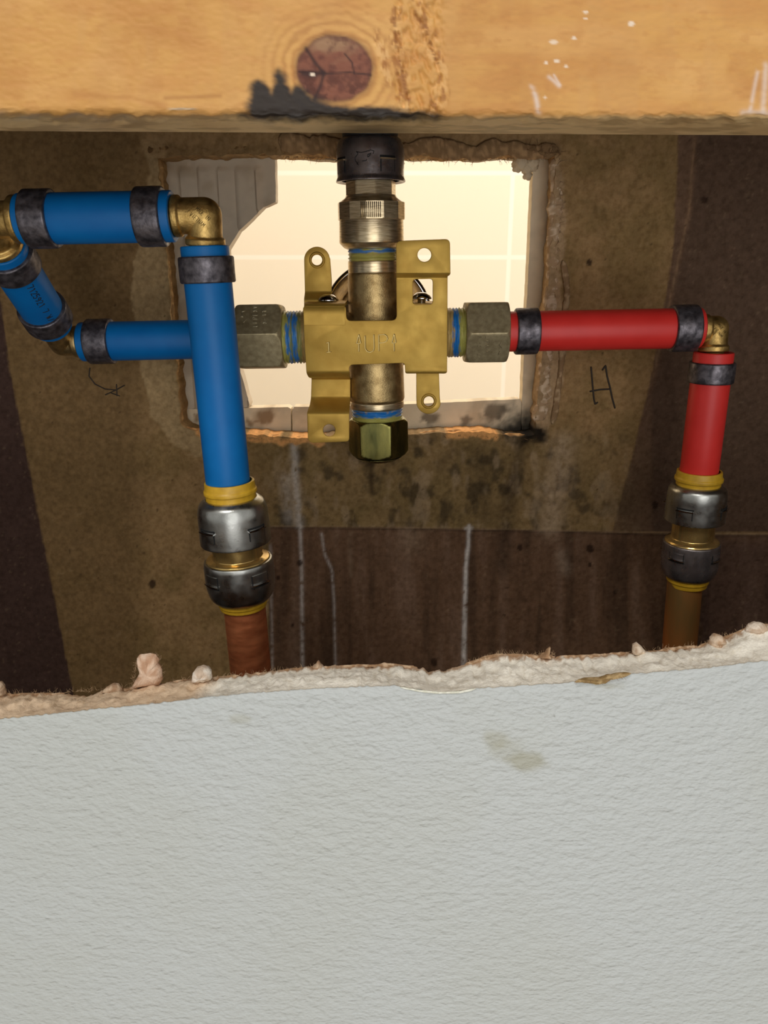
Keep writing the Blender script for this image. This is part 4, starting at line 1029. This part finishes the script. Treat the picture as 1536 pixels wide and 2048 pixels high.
for (x, y, D) in ((656.5, 606, 317), (843, 602, 316)):
    A = P(x, y-4, D); k = mmpx(x, y, D)
    pr = [(-.004, 8*k), (0, 8*k), (0, 20.5*k), (.0006, 20.5*k), (.0016, 17*k), (.0024, 11*k), (.0026, 4*k), (.0026, .0001)]
    V, Fc = revolve(A, Vector((0, 0, 1)), fillet(pr, .0004), 40)
    s_ = mesh_obj('screw', V, Fc, M['chrome'], valve, angle=50)
# stamped writing on the bracket
stamp = []
for x in (716.5, 787.0):
    y = 668 if x < 750 else 667
    stamp += [[(x+.8, y+1), (x-3.5, y+19), (x+4.5, y+18.5), (x+.8, y+1)], [(x+.6, y+19), (x+1, y+36)]]
stamp += [[(729.5, 671), (730, 697), (734, 703), (740, 705), (746, 702), (748, 696), (747, 669)], [(757.5, 703), (757, 670), (768, 669), (773, 672), (775, 678), (772, 683), (767, 685.5), (757, 686)]]
stamp += [[(652, 687), (657, 684.5), (657.5, 704)], [(652.5, 704.5), (661.5, 704)]]
strokes('stamped_lettering', stamp, [brk], 1.0, M['bracket_hi'], brk, off=0.00016, step=1.5)  # pale strokes: highlight put into the colour
strokes('stamped_shade_line', [[(x+1.6, y-.6) for x, y in ln] for ln in stamp], [brk], .45, M['stamp_shade'], brk, off=0.00001, step=1.5)  # offset dark line painted as the shade beside the raised strokes
# bonnet and trim ring showing behind the body
A = P(755, 640, 330)
pr = [(0, .010), (.001, .0165), (.006, .0185), (.013, .0205), (.016, .0225), (.0165, .0215)]
V, Fc = revolve(A, Vector((0, 1, 0)), fillet(pr, .001), 72); mesh_obj('bonnet', V, Fc, M['brass_body'], valve, angle=50)
pr = [(.0155, .0205), (.0155, .0228), (.0165, .0238), (.0195, .0238), (.0205, .0225), (.0205, .021)]
V, Fc = revolve(A, Vector((0, 1, 0)), fillet(pr, .0006), 72, caps=False); mesh_obj('trim_ring', V, Fc, M['chrome'], valve, angle=60)

# ---- hex adapters either side, cap below, push-fit adapter above
def hexnut(name, ax, q0, q1, Rpx, a0, m, label, lo=1, hi=1, extra=None):
    qm = (q0+q1)/2; R = ax.r(qm, Rpx); t0, t1 = ax.t(q0), ax.t(q1); c_ = .0022
    ch = lambda k: R*(1-.12*k)
    prof = [(t0, R*.55), (t0, ch(1))] + [(t0+c_*s/5, R*(1-.12*(1-s/5)**1.6)) for s in range(1, 6)] + [(t1-c_*s/5, R*(1-.12*(1-s/5)**1.6)) for s in range(5, 0, -1)] + [(t1, ch(1)), (t1, R*.55)]
    if extra: prof += extra(t1, R)
    V, Fc = revolve(ax.A, ax.d, prof, 144, hexf(R, a0))
    o = mesh_obj(name, V, Fc, m, None, angle=20)
    bv = o.modifiers.new('edge', 'BEVEL'); bv.width = .00035; bv.segments = 2; bv.limit_method = 'ANGLE'; bv.angle_limit = math.radians(28)
    return tag(o, label, 'pipe fitting')
axN1 = Axis((475, 675.5), (572, 674), DV, True); axN2 = Axis((930, 664.5), (1013, 663.5), DV, True)
_, uu, vv = frame(axN1.d); up = 1 if vv.z > 0 else -1
hl = hexnut('hex_adapter', axN1, 477, 570, 71, up*math.radians(10), M['brass_dull'], 'dull brass hex fitting on the left port of the valve beside the blue pipe')
hr = hexnut('hex_adapter', axN2, 928, 1013, 68, up*math.radians(2), M['brass_dull'], 'dull brass hex fitting on the right port of the valve before the red pipe')
def rot_text(t, x, y, h, adv, wd): return text_lines(t, x, y, -90, h, adv, wd)
strokes('raised_lettering', rot_text('LFPEXV', 505.5, 653, 9, 7.4, 4.2)+rot_text('X-1T', 525, 647, 8, 7.6, 4)+[[(490, 622), (483, 624), (485, 630), (482, 634), (487, 634)], [(487, 645), (493, 638), (493, 636)], [(480, 634), (487, 632)]],
        [hl], .95, M['letter_pale'], hl)
strokes('raised_lettering', text_lines('LFN7', 978, 672, 90, 7, 9.5, 5)+text_lines('F1960 LP', 962, 672, 90, 7, 6, 4)+[[(1003, 683), (998, 690), (1004, 697)], [(996, 698), (1004, 696)], [(1000, 700), (996, 710), (1002, 706)]],
        [hr], .6, M['letter_dull'], hr)
axCp = Axis((755.5, 838), (757.5, 912), DV)
_, uu, vv = frame(axCp.d); rx = 1 if vv.x > 0 else -1
cap = hexnut('hex_plug', axCp, 836, 908, 60, rx*math.radians(25), M['brass_green'], 'shiny greasy brass hex cap closing the bottom port of the valve',
             extra=lambda t, R: [(t+.0006, R*.82), (t+.0022, R*.62), (t+.003, R*.3)])
axT = Axis((740, 262), (743.5, 497), DV)
rt = empty('push_fit_adapter', P(742, 430, DV)); tag(rt, 'blackened push-fit fitting with brass base rising from the top port to the wooden beam', 'pipe fitting')
def tpart(name, lst, m, rr=.0005, rf=None, caps=False, angle=45, parent=rt):
    V, Fc = revolve(axT.A, axT.d, fillet(axT.prof(lst), rr, 4) if rr else axT.prof(lst), 120, rf, caps=caps); return mesh_obj(name, V, Fc, m, parent, angle=angle)
tpart('release_collar', [(236, 44), (236, 56), (262, 56), (276, 55.5), (290, 50)], M['black_plastic'])
slv = tpart('sleeve', [(274, 46), (275, 54), (281, 63), (300, 68), (356, 66.5), (361, 69), (365, 69.5), (365.5, 66), (362, 58)], M['steel_dark'], .0016)
lock_tabs(axT, slv, M['steel_dark'], 323, 350, 67.6, (31, -60, 121, 211), 323, .21, M['brass_nickel'])  # pale lip colour stands in for warm light through the slit
R8 = axT.r(380, 50.5)
tpart('neck', [(362, 46), (364, 51), (392, 51), (393, 44)], M['brass_nickel'], 0, hexf(R8, math.radians(-10), 8), angle=20)
RB = axT.r(420, 67.5)
V, Fc = revolve(axT.A, axT.d, axT.prof([(391, 50), (396, 52), (404, 62), (406, 70), (439, 70), (440, 66.5)]), 144, hexf(RB, math.radians(8), 12)); wr = mesh_obj('wrench_collar', V, Fc, M['brass_nickel'], rt, angle=14)
tpart('brass_body', [(438, 60), (439, 64), (486, 64.5), (496, 55), (499, 48)], M['brass_nickel'], .0004)
# knurled patch pressed into the collar
bag = Bag()
for i in range(11):
    a = math.radians(-17+i*3.2)
    bag.add(patch(axT.A, axT.d, axT.t(408), axT.t(438), a, a+math.radians(1.5), RB*.95, RB*1.002, 1))
bag.obj('knurling', M['brass_nickel'], wr, angle=0)
logo = [[(716, 327), (711, 322), (710, 315), (715, 309), (716, 306), (712, 303), (722, 305), (732, 303), (742, 300), (748, 302), (746, 308)],
        [(724, 322), (733, 321), (733, 318)], [(717, 330), (713, 326)], [(735, 309), (742, 306), (740, 311), (735, 314), (735, 309), (740, 309)]]
strokes('stamped_logo', logo, [slv], .75, M['dark'], slv, off=0.00003, step=1.5)
print('SCENE BUILT', len(bpy.data.objects))
